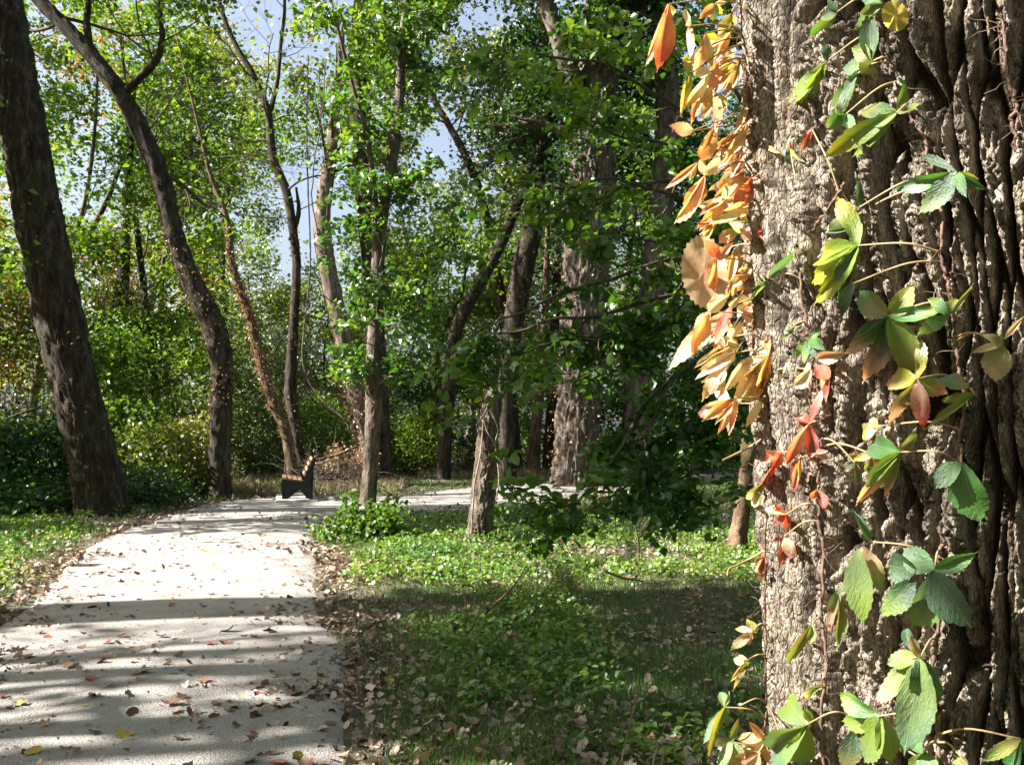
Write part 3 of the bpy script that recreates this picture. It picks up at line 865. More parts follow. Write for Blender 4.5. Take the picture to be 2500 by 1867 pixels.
def shoots(root, st, d, L, r0, rng, kids=(4, 3), per=10, spread=0.1, wob=0.14, up=-0.02, twig='twig_pale'):
    p1, q1 = grow(st, d, L, r0, r0 * 0.35, 7, wob, up, rng)
    s2, d2, r2 = child(p1, q1, kids[0], 0.15, 0.8, rng)
    L2 = np.repeat(L, kids[0]) * rng.uniform(0.3, 0.55, len(s2))
    p2, q2 = grow(s2, d2, L2, np.maximum(r2, 0.004), np.maximum(r2 * 0.3, 0.002), 4, wob, up, rng)
    s3, d3, r3 = child(p2, q2, kids[1], 0.2, 0.8, rng)
    L3 = np.repeat(L2, kids[1]) * rng.uniform(0.4, 0.7, len(s3))
    p3, q3 = grow(s3, d3, L3, np.full(len(s3), 0.003), np.full(len(s3), 0.0015), 3, wob, up, rng)
    B = Acc(); B.tubes(p1, np.maximum(q1, 0.004), 5); B.tubes(p2, q2, 4); B.tubes(p3, q3, 3)
    B.obj('twigs', M[twig], root, 'stuff')
    m = len(p3); n3 = p3.shape[1] - 1
    tt = rng.uniform(0.05, 1.0, (m, per)) * n3
    ii = np.minimum(tt.astype(int), n3 - 1); uu = (tt - ii)[..., None]; bi = np.arange(m)[:, None]
    pos = p3[bi, ii] * (1 - uu) + p3[bi, ii + 1] * uu + rng.normal(size=(m, per, 3)) * spread * np.array([1, 1, 0.6])
    return pos.reshape(-1, 3)
def slender():
    rng = np.random.default_rng(31)
    D = 12.6
    root, cp, cr = tree('slender_tree', 'slender smooth-barked tree with leafy shoots all up its stem beside the path',
        [(797, 1152, 36), (794, 1100, 34), (801, 1000, 32), (806, 900, 34), (808, 850, 38), (806, 780, 32), (812, 640, 28), (824, 480, 26), (846, 350, 25), (862, 230, 22), (868, 120, 19), (878, 0, 17), (884, -100, 15)], D, 31,
        'bark_grey', 3, 44, 260, 0.013, 0.022, 0.12, None, flare=0.25, lumps=0.12)
    bm, c2, r2 = trunk_mesh('bough', [V(818, 560, D), V(812, 450, D - .1), V(800, 340, D - .2), V(780, 250, D - .3), V(752, 150, D - .4), V(722, 30, D - .5), V(700, -60, D - .5)], [0.05, 0.045, 0.04, 0.034, 0.028, 0.022, 0.018], 12, 40, M['bark_grey'], 0.003, 0.03, 0.1, 5, 0)
    link('bough', bm, root)
    P1 = []
    n = 78
    k = rng.integers(int(len(cp) * .28), int(len(cp) * .94), n)
    st = cp[k]; az = rng.uniform(0, 2 * math.pi, n)
    d = np.stack([np.cos(az), np.sin(az), rng.uniform(-0.05, 0.7, n)], -1)
    L = rng.uniform(0.35, 0.95, n)
    pos = [shoots(root, st, d, L, np.full(n, 0.012), rng, (4, 3), 9, 0.07)]
    n = 16; k = rng.integers(4, 39, n); az = rng.uniform(0, 2 * math.pi, n)
    pos.append(shoots(root, c2[k], np.stack([np.cos(az), np.sin(az), rng.uniform(0, 0.8, n)], -1), rng.uniform(0.4, 0.9, n), np.full(n, 0.01), rng, (4, 3), 8, 0.07))
    # little leaves round the foot
    n = 9; az = rng.uniform(0, 2 * math.pi, n)
    b = np.repeat(cp[4][None], n, 0)
    pos.append(shoots(root, b, np.stack([np.cos(az), np.sin(az), rng.uniform(0.7, 2.2, n)], -1), rng.uniform(0.4, 0.8, n), np.full(n, 0.006), rng, (4, 3), 6, 0.06))
    pos = np.concatenate(pos)
    # bare stretch between foot and crown, as photographed
    pos = pos[(pos[:, 2] > 2.15) | (pos[:, 2] < 0.75)]
    picked_leaves(root, pos, 0.10 * rng.uniform(0.6, 1.2, len(pos)), 'leaf_gloss', rng, 300, T8, 0.75)
slender()
tree('crooked_tree', 'crooked dark tree leaning right in the middle distance',
     [(958, 1032, 30), (962, 940, 30), (970, 830, 30), (984, 720, 28), (1020, 640, 27), (1060, 570, 26), (1098, 490, 24), (1122, 430, 20), (1150, 350, 16), (1170, 240, 12)], 27, 32,
     'bark_dark', 4, 18, 100, 0.015, 0.07, 0.3, dict(MAPLE, t0=0.5, n_limb=8, Lr=(1.5, 3.0), per=22, mat='leaf_sparse'), ivy=(300, 0.0, 0.9, 0.06, 'leaf_rust'))
tree('left_arching_tree', 'thin dark tree arching left between the slender tree and the great trunk',
     [(1120, 905, 22), (1100, 800, 22), (1082, 640, 22), (1064, 540, 22), (1040, 430, 20), (1012, 350, 18), (975, 280, 16), (940, 220, 14), (905, 150, 12), (880, 80, 10)], [30, 30, 30, 29, 28, 27, 27, 27, 27, 27], 33,
     'bark_dark', 3, 16, 100, 0.012, 0.07, 0.3, dict(MAPLE, t0=0.35, n_limb=14, Lr=(1.5, 3.4), per=22, mat='leaf_sparse'))
# short dark-grey trunk with a dead vine
tree('vine_wrapped_stub', 'stout short trunk with a dead vine creeping up its bark, mid grass',
     [(1032, 1165, 50), (1042, 1090, 48), (1050, 1000, 48), (1056, 930, 47), (1063, 880, 42), (1068, 856, 38), (1070, 846, 33)], 12.1, 34,
     'bark_grey', 0, 64, 240, 0.034, 0.032, 0.28, None, flare=0.15, lumps=0.1)
def dead_vine():
    D = 11.86
    rt = bpy.data.objects.get('vine_wrapped_stub')
    A = Acc()
    for pp in ([(1018, 1150), (1022, 1090), (1026, 1040), (1038, 980), (1042, 940), (1046, 900), (1060, 862)], [(1072, 1080), (1078, 1030), (1070, 960), (1076, 930), (1066, 900), (1056, 880)], [(1045, 905), (1052, 930), (1068, 960), (1080, 1000)]):
        c = catmull([V(x, y, D - 0.04) for x, y in pp], 30)
        A.tube(c, np.full(30, 0.011), 5)
    A.obj('dead_vine', M['twig_pale'], rt)
dead_vine()
# the great furrowed cottonwood in the middle
tree('great_cottonwood', 'massive furrowed trunk in the centre, sunlit on its left half',
     [(1245, 1058, 100), (1246, 1000, 92), (1248, 900, 94), (1256, 780, 96), (1262, 640, 98), (1272, 500, 98), (1280, 380, 98), (1284, 290, 94), (1290, 200, 90), (1300, 60, 80), (1312, -60, 74)], 23.5, 35,
     'bark_grey', 8, 130, 260, 0.13, 0.085, 0.8, dict(MAPLE, t0=0.5, n_limb=12, Lr=(2.0, 4.5), mat='leaf_dark'), flare=0.18,
     boughs=[([(1268, 270, 23.3), (1240, 180, 23.1), (1215, 110, 22.9), (1192, 40, 22.8), (1172, -40, 22.7)], [52, 46, 42, 38, 34])], ivy=(700, 0.08, 0.36, 0.09, 'leaf_rust'))
tree('rough_barked_tree', 'rough grey trunk between the massive trunk and the foreground tree',
     [(1372, 1040, 66), (1380, 900, 60), (1390, 760, 58), (1412, 600, 56), (1428, 450, 54), (1440, 340, 54), (1442, 260, 54), (1440, 150, 50), (1430, 40, 44)], 24, 36,
     'bark_grey', 6, 34, 120, 0.035, 0.09, 0.6, dict(MAPLE, t0=0.5, n_limb=9, Lr=(2, 4), mat='leaf_dark'))
tree('ivy_dark_tree', 'dark ivy-hung trunk immediately left of the massive central trunk',
     [(1092, 1010, 40), (1094, 900, 40), (1098, 780, 42), (1112, 680, 46), (1130, 580, 48), (1150, 490, 46), (1168, 380, 36), (1180, 250, 30), (1178, 120, 26), (1170, 0, 22)], 25.5, 37,
     'bark_dark', 5, 26, 120, 0.025, 0.08, 0.5, dict(MAPLE, t0=0.5, n_limb=9, Lr=(1.8, 3.4), mat='leaf_dark'), ivy=(600, 0.2, 0.7, 0.08, 'leaf_rust'))
tree('thin_grey_tree', 'thin grey-brown tree at the far bend of the path',
     [(1152, 1022, 26), (1156, 950, 25), (1163, 880, 23), (1170, 790, 20), (1176, 700, 17), (1180, 600, 14)], 29.5, 38,
     'bark_red', 7, 14, 70, 0.012, 0.06, 0.3, dict(MAPLE, t0=0.5, n_limb=8, Lr=(1.4, 2.8), per=22, mat='leaf_sparse'))
tree('dark_companion_tree', 'dark tree close behind the thin grey-brown tree at the bend',
     [(1186, 1018, 30), (1188, 940, 26), (1194, 850, 25), (1196, 740, 22), (1202, 620, 20)], 31, 39,
     'bark_dark', 8, 14, 70, 0.012, 0.06, 0.3, dict(MAPLE, t0=0.5, n_limb=8, Lr=(1.4, 2.8), per=12, mat='leaf_dark'))
tree('hanging_root_tree', 'dark broken trunk hung with dry vines between the two left trees',
     [(252, 1000, 34), (254, 880, 34), (256, 800, 36), (262, 720, 34), (262, 640, 32), (268, 560, 26)], 27, 40,
     'bark_dark', 6, 20, 80, 0.02, 0.07, 0.4, dict(MAPLE, t0=0.6, n_limb=9, Lr=(1.8, 3.6)))
def hanging_vines(root_name, x0, x1, y0, y1, D, n, seed):
    rng = np.random.default_rng(seed); A = Acc()
    for i in range(n):
        x = rng.uniform(x0, x1); ya = rng.uniform(y0, y0 + 60); yb = rng.uniform(y0 + 120, y1)
        k = 8
        c = [V(x + rng.normal() * 4 + (j - 4) * rng.normal() * 2, ya + (yb - ya) * j / k, D - 0.35 + rng.normal() * 0.3) for j in range(k + 1)]
        A.tube(catmull(c, 16), np.full(16, rng.uniform(0.004, 0.012)), 3)
    A.obj('hanging_vines', M['twig_pale'], bpy.data.objects[root_name], 'stuff')
hanging_vines('hanging_root_tree', 215, 330, 590, 860, 27, 130, 4)

# ------------------------------------------------------------------ further trees of the wood
def wood():
    rng = np.random.default_rng(404)
    specs = [  # view x, base depth, lean, width m, height, material, leaf
        (60, 30, 0.05, .34, 15, 'leaf_orange'), (140, 26, -0.05, .26, 13, 'leaf_maple'), (330, 29, 0.04, .30, 15, 'leaf_maple'), (405, 33, -0.04, .28, 16, 'leaf_yellow'),
        (545, 36, -0.03, .30, 16, 'leaf_maple'), (700, 38, 0.05, .20, 8, 'leaf_yellow'), (745, 40, -0.03, .22, 8, 'leaf_sparse'), (890, 34, -0.08, .22, 9, 'leaf_yellow'),
        (925, 30, -0.10, .20, 8, 'leaf_maple'), (1010, 38, 0.05, .24, 11, 'leaf_sparse'), (1070, 40, -0.04, .24, 18, 'leaf_yellow'), (1160, 42, 0.02, .24, 19, 'leaf_sparse'),
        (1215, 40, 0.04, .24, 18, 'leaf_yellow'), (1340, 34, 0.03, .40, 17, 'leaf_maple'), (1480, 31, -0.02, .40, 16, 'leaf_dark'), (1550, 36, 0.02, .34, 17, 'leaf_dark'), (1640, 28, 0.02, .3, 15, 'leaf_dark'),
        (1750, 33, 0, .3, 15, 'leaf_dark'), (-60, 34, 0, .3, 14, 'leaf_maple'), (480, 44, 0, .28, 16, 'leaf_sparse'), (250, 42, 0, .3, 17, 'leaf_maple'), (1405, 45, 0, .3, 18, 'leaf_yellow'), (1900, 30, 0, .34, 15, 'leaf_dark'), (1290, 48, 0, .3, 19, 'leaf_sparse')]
    WHERE = ['autumn-orange slim tree just right of the thick leaning trunk\'s foot', 'slim green tree left of the hanging dry vines', 'bright green tree between hanging vines and curving tree', 'yellow-green tall tree behind the upper curving tree',
             'green tree rising far behind the leaning ivy tree', 'small yellow-green tree in the pale sky gap behind the liana', 'low thin tree just left of the straight dark trunk', 'small yellow-green tree right of the slender leafy tree',
             'little bright green tree leaning left of the crooked tree', 'thin grey-green tree behind the crooked tree\'s middle', 'tall yellow-green tree behind the vine-wrapped short trunk', 'tall sparse tree behind the two slim trees at the bend',
             'yellow-green tree showing left of the massive central trunk', 'stout green tree right of the massive central trunk', 'dark leafy tree right of the rough grey trunk', 'dark far tree behind the drooping branches', 'dark tree half hidden behind the orange creeper',
             'dark tree wholly behind the foreground trunk', 'green tree beyond the left edge past the thick trunk', 'sparse far tree between curving and leaning trees', 'far green tree behind the broken vine-hung trunk', 'far yellow-green tree behind the rough grey trunk', 'dark tree behind the right side of the foreground trunk', 'farthest sparse tree peeping behind the massive central trunk']
    look = {'leaf_orange': 'with orange and yellow autumn leaves', 'leaf_maple': 'with bright green leaves', 'leaf_yellow': 'with yellow-green leaves', 'leaf_sparse': 'with thin grey-green leaves', 'leaf_dark': 'with dense dark green leaves'}
    for i, (vx, D, ln, w, H, lm) in enumerate(specs):
        b = V(vx, 1000, D); b[2] = -0.1
        pts = [b.copy()]
        d = np.array([ln, 0, 1.0])
        for k in range(6):
            d = norm(d + rng.normal(size=3) * 0.13 + np.array([0, 0, 0.1]))
            pts.append(pts[-1] + d * H / 6)
        rad = np.linspace(w / 2, w / 7, 7)
        root = empty('wood_tree', (float(b[0]), float(b[1]), 0), WHERE[i], 'tree', 'slim trees of the wood behind')
        me, cp, cr = trunk_mesh('trunk', pts, rad, 12, 60, M[['bark_dark', 'bark_grey', 'bark_dark', 'bark_red'][i % 4]], 0.012, 0.08, 0.5, i + 50, 0.2)
        link('trunk', me, root)
        crown_for(root, cp, cr, rng, n_limb=15, t0=0.16, Lr=(1.8, 4.0), kids=(5, 4), per=30 if lm not in ('leaf_sparse',) else 20, leaf=0.18, spread=0.3, mat=lm, elev=0.35)
wood()

# tall trees left of the path, outside the picture, whose shadows cross the gravel
def side_trees():
    rng = np.random.default_rng(909)
    sp = [(-10.5, 7.3 - 6.5 * math.tan(SUN_AZ) - 0.35, 1.15, 18, 0.0), (-9.0, 3.35, 0.34, 14, 0.03), (-12.5, 3.9, 0.4, 16, -0.03), (-10.0, 4.5, 0.22, 15, 0.0), (-14.0, 1.6, 0.42, 17, 0.02), (-8.5, -1.3, 0.3, 14, 0.0), (-11.0, 2.2, 0.25, 15, 0.0),
          (-16, 12.5, 0.4, 17, 0.0), (-11.0, 13.2, 0.3, 15, 0.0), (-13.5, 15.5, 0.35, 17, 0.0), (-12.5, 18.5, 0.3, 16, 0.0), (-17, 16.5, 0.3, 14, 0.0), (-15.0, 20.5, 0.3, 15, 0.0), (-18.5, 22.5, 0.35, 16, 0.0), (-14.2, 17.2, 0.25, 10, 0.0)]
    for i, (x, y, w, H, ln) in enumerate(sp):
        pts = [np.array([x, y, -0.1])]; d = np.array([0.0, ln, 1.0])
        for k in range(6):
            d = norm(d + rng.normal(size=3) * np.array([0.08, 0.012, 0.02]) + np.array([0, 0, 0.1]))
            pts.append(pts[-1] + d * H / 6)
        root = empty('pathside_tree', (x, y, 0), 'tall straight tree left of the path throwing a long shadow over gravel', 'tree', 'tall trees left of the path')
        me, cp, cr = trunk_mesh('trunk', pts, np.linspace(w / 2, w / 6, 7), 16, 70, M['bark_dark'], 0.015, 0.08, 0.5, i + 80, 0.2)
        link('trunk', me, root)
        crown_for(root, cp, cr, rng, n_limb=16, t0=0.35 if y < 12 else 0.10, Lr=(2.2, 4.6), kids=(5, 4), per=34, leaf=0.16, spread=0.28, mat='leaf_maple', elev=0.3)
side_trees()

def surrounding():
    """the wood goes on behind the camera and to both sides; it keeps the open sky off the forest floor"""
    rng = np.random.default_rng(313)
    n = 40000
    a = rng.uniform(math.radians(-235), math.radians(55), n)     # all round except the way the camera looks
    r = rng.uniform(13, 34, n)
    X = np.cos(a) * r; Y = np.sin(a) * r + 2
    keep = (Y < np.abs(X) * 0.95) | (X > Y * 0.42)
    top = 13 + 6 * fbm(X * 0.1, Y * 0.1, seed=14)
    Z = top * rng.random(n)
    left = (X < -9) & (Y > -6)
    Z = np.where(left, np.minimum(Z, (-X - 8) * 0.62), Z)
    keep &= (Z > 0.1) & ((np.abs(X) > Y * 0.75) | ((X > Y * 0.42) & (Y > 14))) & ~((X > -18) & left)
    p = np.stack([X, Y, Z], -1)[keep]
    # roof of leaves behind and above the camera
    m = 16000
    q = np.stack([rng.uniform(-9, 14, m), rng.uniform(-16, 3.5, m), rng.uniform(9, 15, m)], -1)
    q = q[fbm(q[:, 0] * .4, q[:, 1] * .4, seed=15) > 0.42]
    p = np.concatenate([p, q]); p = p[cull(p, rng)]
    co, f = leaves_np(p, rng.uniform(0.3, 0.62, len(p)), rng, T4)
    v = np.clip(0.45 + rng.normal(size=len(p)) * 0.2, 0, 1)
    o = link('surrounding_wood', mesh_np('surrounding_wood', co, f, M['leaf_maple'], v=np.repeat(v, 4)), None, 'stuff')
    tag(o, 'leafy wood standing round both sides and behind the path', 'woodland')
    B = 60
    a = rng.uniform(math.radians(-200), math.radians(20), B); r = rng.uniform(13, 30, B)
    st = np.stack([np.cos(a) * r, np.sin(a) * r - 2, np.full(B, -0.1)], -1)
    st = st[(st[:, 1] < -2) | (st[:, 0] > 12)]; B = len(st)
    pts, rad = grow(st, np.stack([rng.normal(size=B) * .1, rng.normal(size=B) * .1, np.ones(B)], -1), rng.uniform(12, 17, B), np.full(B, 0.24), np.full(B, 0.07), 8, 0.06, 0.05, rng)
    A = Acc(); A.tubes(pts, rad, 7); A.obj('wood_trunks', M['bark_dark'], o, 'stuff')
surrounding()

def overhanging():
    """an added, unseen young tree left of the camera, shaped to dapple the foreground trunk"""
    rng = np.random.default_rng(515)
    root = empty('dapple_tree', (-3.0, -0.5, 0), 'unseen young tree added so that its leafy spray dapples the big trunk', 'tree')
    pts = [np.array([-3.0, -0.5, -0.1]), np.array([-2.95, -0.45, 1.5]), np.array([-2.7, -0.35, 2.6]), np.array([-2.3, -0.1, 3.2]), np.array([-1.95, 0.25, 3.5]), np.array([-1.8, 0.55, 3.65])]
    me, cp, cr = trunk_mesh('trunk', pts, [0.05, 0.045, 0.035, 0.025, 0.015, 0.008], 12, 60, M['bark_grey'], 0.004, 0.04, 0.2, 12, 0.2)
    link('trunk', me, root)
    n = 24; k = rng.integers(32, 58, n); az = rng.uniform(0, 2 * math.pi, n)
    d = np.stack([np.cos(az), np.sin(az), rng.uniform(-0.9, 0.4, n)], -1)
    pos = shoots(root, cp[k], d, rng.uniform(0.3, 0.6, n), np.full(n, 0.006), rng, (4, 3), 7, 0.06)
    q = pos - SUN[None, :] * ((pos[:, 0] - 0.7) / SUN[0])[:, None]
    sh = sst(1.24, 1.06, q[:, 1])
    nq = fbm(q[:, 1] * 13.0, q[:, 2] * 8.0, seed=5)
    pos = pos[(rng.random(len(pos)) < np.where(nq > 0.58 - 0.08 * sh, sh, 0.0))]  # added spray keeps only leaves that shape the dapples on the trunk
    leaf_obj('crown', pos, 0.085 * rng.uniform(0.6, 1.2, len(pos)), M['leaf_maple'], rng, root, T8, 0.5)
overhanging()
# ------------------------------------------------------------------ undergrowth, bushes and the far wood
def bush(name, label, vx, vtop, D, wv, seed, mat='leaf_maple', leaf=0.10, n=4000, group=None, depth=1.0, dens=0.24, tmpl=T4, vmid=0.5, cat='bush', z0=0.0, cullit=False):
    rng = np.random.default_rng(seed)
    c = V(vx, 1000, D)
    H = V(vx, vtop, D)[2]; rx = wv * K * 0.5 * D / FPX; ry = rx * depth
    root = empty(name, (float(c[0]), float(D), 0.0), label, cat, group)
    nc = max(12, n // 55)
    u = rng.normal(size=(nc, 3)); u = norm(u) * rng.uniform(0.45, 1.0, (nc, 1)) ** 0.5
    cc = np.stack([c[0] + u[:, 0] * rx, D + u[:, 1] * ry, z0 + (H - z0) * (0.48 + 0.50 * u[:, 2])], -1)
    k = rng.integers(0, nc, n)
    pos = cc[k] + rng.normal(size=(n, 3)) * dens * np.array([1, 1, 0.75])
    pos = pos[pos[:, 2] > 0.03]
    if cullit: pos = pos[cull(pos, rng)]
    # stems from the foot to the clumps
    ns = min(nc, 46)
    st = np.array([c[0], D, -0.05]) + rng.normal(size=(ns, 3)) * np.array([rx * 0.35, ry * 0.35, 0])
    e = cc[:ns]
    m = st * 0.45 + e * 0.55 + rng.normal(size=(ns, 3)) * 0.15
    p = np.stack([st, st * 0.7 + m * 0.3, m, m * 0.4 + e * 0.6, e], 1)
    A = Acc(); A.tubes(p, np.linspace(0.016, 0.004, 5)[None] * np.ones((ns, 1)), 4)
    A.obj('stems', M['twig'], root, 'stuff')
    leaf_obj('leaves', pos, leaf * rng.uniform(0.6, 1.25, len(pos)), M[mat], rng, root, tmpl, vmid)
    return root
bush('shrub', 'sunlit yellow-green shrub between the two left trunks', 350, 905, 20.2, 250, 1, 'leaf_yellow', 0.12, 5200, vmid=0.35)
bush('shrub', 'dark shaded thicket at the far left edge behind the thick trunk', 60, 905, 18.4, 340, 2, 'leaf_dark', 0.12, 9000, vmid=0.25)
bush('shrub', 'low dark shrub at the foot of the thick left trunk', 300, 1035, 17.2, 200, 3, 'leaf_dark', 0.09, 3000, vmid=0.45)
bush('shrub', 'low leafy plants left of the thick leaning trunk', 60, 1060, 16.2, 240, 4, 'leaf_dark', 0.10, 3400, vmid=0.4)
bush('shrub', 'yellow-leaved climber clump hugging the curving trunk', 436, 880, 20.0, 90, 5, 'leaf_yellow', 0.10, 1800, vmid=0.75)
bush('shrub', 'orange and yellow bush seen left of the thick leaning trunk', 30, 600, 23, 170, 6, 'leaf_orange', 0.12, 4000, vmid=0.3)
bush('shrub', 'broad green thicket behind the curving trunk', 330, 680, 26, 420, 7, 'leaf_maple', 0.13, 15000, dens=0.34, vmid=0.4)
bush('shrub', 'green bushy growth right of the curving trunk', 570, 860, 26, 170, 8, 'leaf_yellow', 0.11, 5000, vmid=0.3)
bush('shrub', 'tangled green bushes behind the bench', 690, 850, 28, 200, 9, 'leaf_maple', 0.11, 6000, vmid=0.35)
bush('shrub', 'deep green bush left of the crooked tree', 880, 790, 30, 150, 10, 'leaf_dark', 0.12, 6500, vmid=0.75)
bush('shrub', 'small bright bush at the foot of the deep green one', 905, 900, 28.5, 110, 11, 'leaf_maple', 0.11, 3500, vmid=0.6)
bush('shrub', 'pale green shrub behind the vine-wrapped short trunk', 1020, 830, 31, 110, 12, 'leaf_yellow', 0.11, 4500, vmid=0.4)
bush('shrub', 'shaded shrub between the two slim trees at the bend', 1110, 850, 34, 140, 13, 'leaf_maple', 0.12, 5000, vmid=0.3)
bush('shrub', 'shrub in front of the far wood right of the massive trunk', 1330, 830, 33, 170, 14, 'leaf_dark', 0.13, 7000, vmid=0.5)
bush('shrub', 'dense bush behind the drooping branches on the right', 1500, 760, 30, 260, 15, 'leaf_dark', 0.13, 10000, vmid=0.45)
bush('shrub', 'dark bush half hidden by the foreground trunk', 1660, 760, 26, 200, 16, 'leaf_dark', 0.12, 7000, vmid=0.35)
bush('shrub', 'tall olive-green thicket left of the great leaning pale trunk', 610, 700, 31, 190, 17, 'leaf_sparse', 0.12, 7000, vmid=0.5, dens=0.35)
bush('shrub', 'small sprouting plants where the short trunk meets the grass', 1120, 1085, 12.8, 90, 18, 'leaf_weed', 0.08, 700, T8 and 1.0, tmpl=T8)
bush('shrub', 'leafy tangle round the foot of the slender tree', 820, 1095, 12.4, 110, 19, 'leaf_weed', 0.085, 750, tmpl=T8, dens=0.12)
bush('shrub', 'low bright plant before the slender tree foot', 735, 1130, 12.0, 90, 20, 'leaf_weed', 0.07, 700, tmpl=T8, dens=0.1)
bush('shrub', 'bush of straw and bright leaves by the brush pile', 750, 960, 22.8, 110, 22, 'leaf_rust', 0.07, 1500, vmid=0.85, dens=0.15)

def far_wood():
    rng = np.random.default_rng(61)
    n = 150000
    X = rng.uniform(-58, 62, n); Y = rng.uniform(44, 74, n)
    a = X / Y
    top = 8.0 + 12.0 * fbm(X * 0.13, Y * 0.10, seed=6)
    # the wood thins out where the sky shows low between the slim trees
    gap = np.exp(-((a + 0.22) / 0.045) ** 2) * 0.72 + np.exp(-((a + 0.085) / 0.035) ** 2) * 0.6
    top = top * (1 - gap) * np.where(a > 0.02, 1.25, 1.0)
    Z = top * rng.random(n) ** 0.8
    p = np.stack([X, Y, Z], -1)
    keep = fbm(X * 0.55, Y * 0.55, Z * 0.55, seed=8) > 0.47
    p = p[keep]
    co, f = leaves_np(p, rng.uniform(0.2, 0.42, len(p)), rng, T4)
    v = np.clip(0.45 + (cnoise(p, 0.25) - 0.5) * 1.4 + rng.normal(size=len(p)) * 0.15, 0, 1)
    o = link('far_foliage', mesh_np('far_foliage', co, f, M['leaf_sparse'], v=np.repeat(v, 4)), None, 'stuff')
    tag(o, 'hazy mass of the far wood closing the view behind all the trees', 'woodland')
    B = 170
    st = np.stack([rng.uniform(-56, 60, B), rng.uniform(46, 74, B), np.full(B, -0.1)], -1)
    d = np.stack([rng.normal(size=B) * 0.12, rng.normal(size=B) * 0.1, np.ones(B)], -1)
    pts, rad = grow(st, d, rng.uniform(6, 12, B), np.full(B, 0.14), np.full(B, 0.05), 8, 0.1, 0.05, rng)
    A = Acc(); A.tubes(pts, rad, 6)
    A.obj('far_trunks', M['bark_dark'], o, 'stuff')
far_wood()

# brush pile and fallen boughs behind the bench
def brush():
    rng = np.random.default_rng(15)
    c = V(715, 1000, 22.3); c[2] = 0
    root = empty('brush_pile', (float(c[0]), float(c[1]), 0), 'heap of dead reddish-brown branches behind the bench', 'brush pile')
    A = Acc()
    n = 240
    az = rng.uniform(0, 2 * math.pi, n)
    st = c + np.stack([np.cos(az) * rng.uniform(0.1, 1.1, n), np.sin(az) * 0.6, rng.uniform(0, 0.45, n)], -1)
    d = np.stack([rng.normal(size=n), rng.normal(size=n) * 0.6, np.abs(rng.normal(size=n)) * 0.45], -1)
    p, r = grow(st, d, rng.uniform(0.4, 1.4, n), rng.uniform(0.006, 0.016, n), np.full(n, 0.003), 6, 0.18, -0.06, rng)
    p[..., 2] = np.maximum(p[..., 2], 0.02)
    A.tubes(p, r, 4)
    A.obj('branches', M['bark_grey'], root, 'stuff')
    for pp, D, r0 in (([(690, 992), (720, 984), (752, 972), (770, 962)], 21.6, 0.035), ([(640, 1010), (700, 998), (730, 975)], 22.0, 0.03), ([(745, 905), (700, 880), (665, 850), (655, 800), (650, 740)], 23.2, 0.03)):
        B = Acc(); q = catmull([V(x, y, D) for x, y in pp], 20); B.tube(q, np.linspace(r0, r0 * 0.5, 20), 7)
        B.obj('bough', M['bark_grey'], root)
brush()
# swinging lianas in the middle
def liana(label, pp, D, r, mat='twig'):
    A = Acc(); q = catmull([V(x, y, D) for x, y in pp], 60)
    q += np.stack([fbm(np.arange(60) * .3, np.zeros(60), seed=int(D * 7)), 0 * np.arange(60), 0 * np.arange(60)], -1) * 0.06
    A.tube(q, np.full(60, r), 5)
    tag(A.obj('liana', M[mat]), label, 'vine')
liana('long thin liana curving down in front of the pale leaning trunk', [(662, 120), (660, 300), (668, 560), (655, 700), (652, 780), (668, 830), (700, 870), (740, 905), (752, 930)], 22.6, 0.022, 'bark_grey')
liana('thin bare vine hanging against the bright sky gap', [(688, 150), (690, 260), (676, 360), (672, 440), (684, 500)], 23.0, 0.018)
liana('second bare vine hanging against the bright sky gap, right of the first', [(702, 130), (696, 230), (700, 330), (704, 430), (700, 500)], 23.1, 0.014)

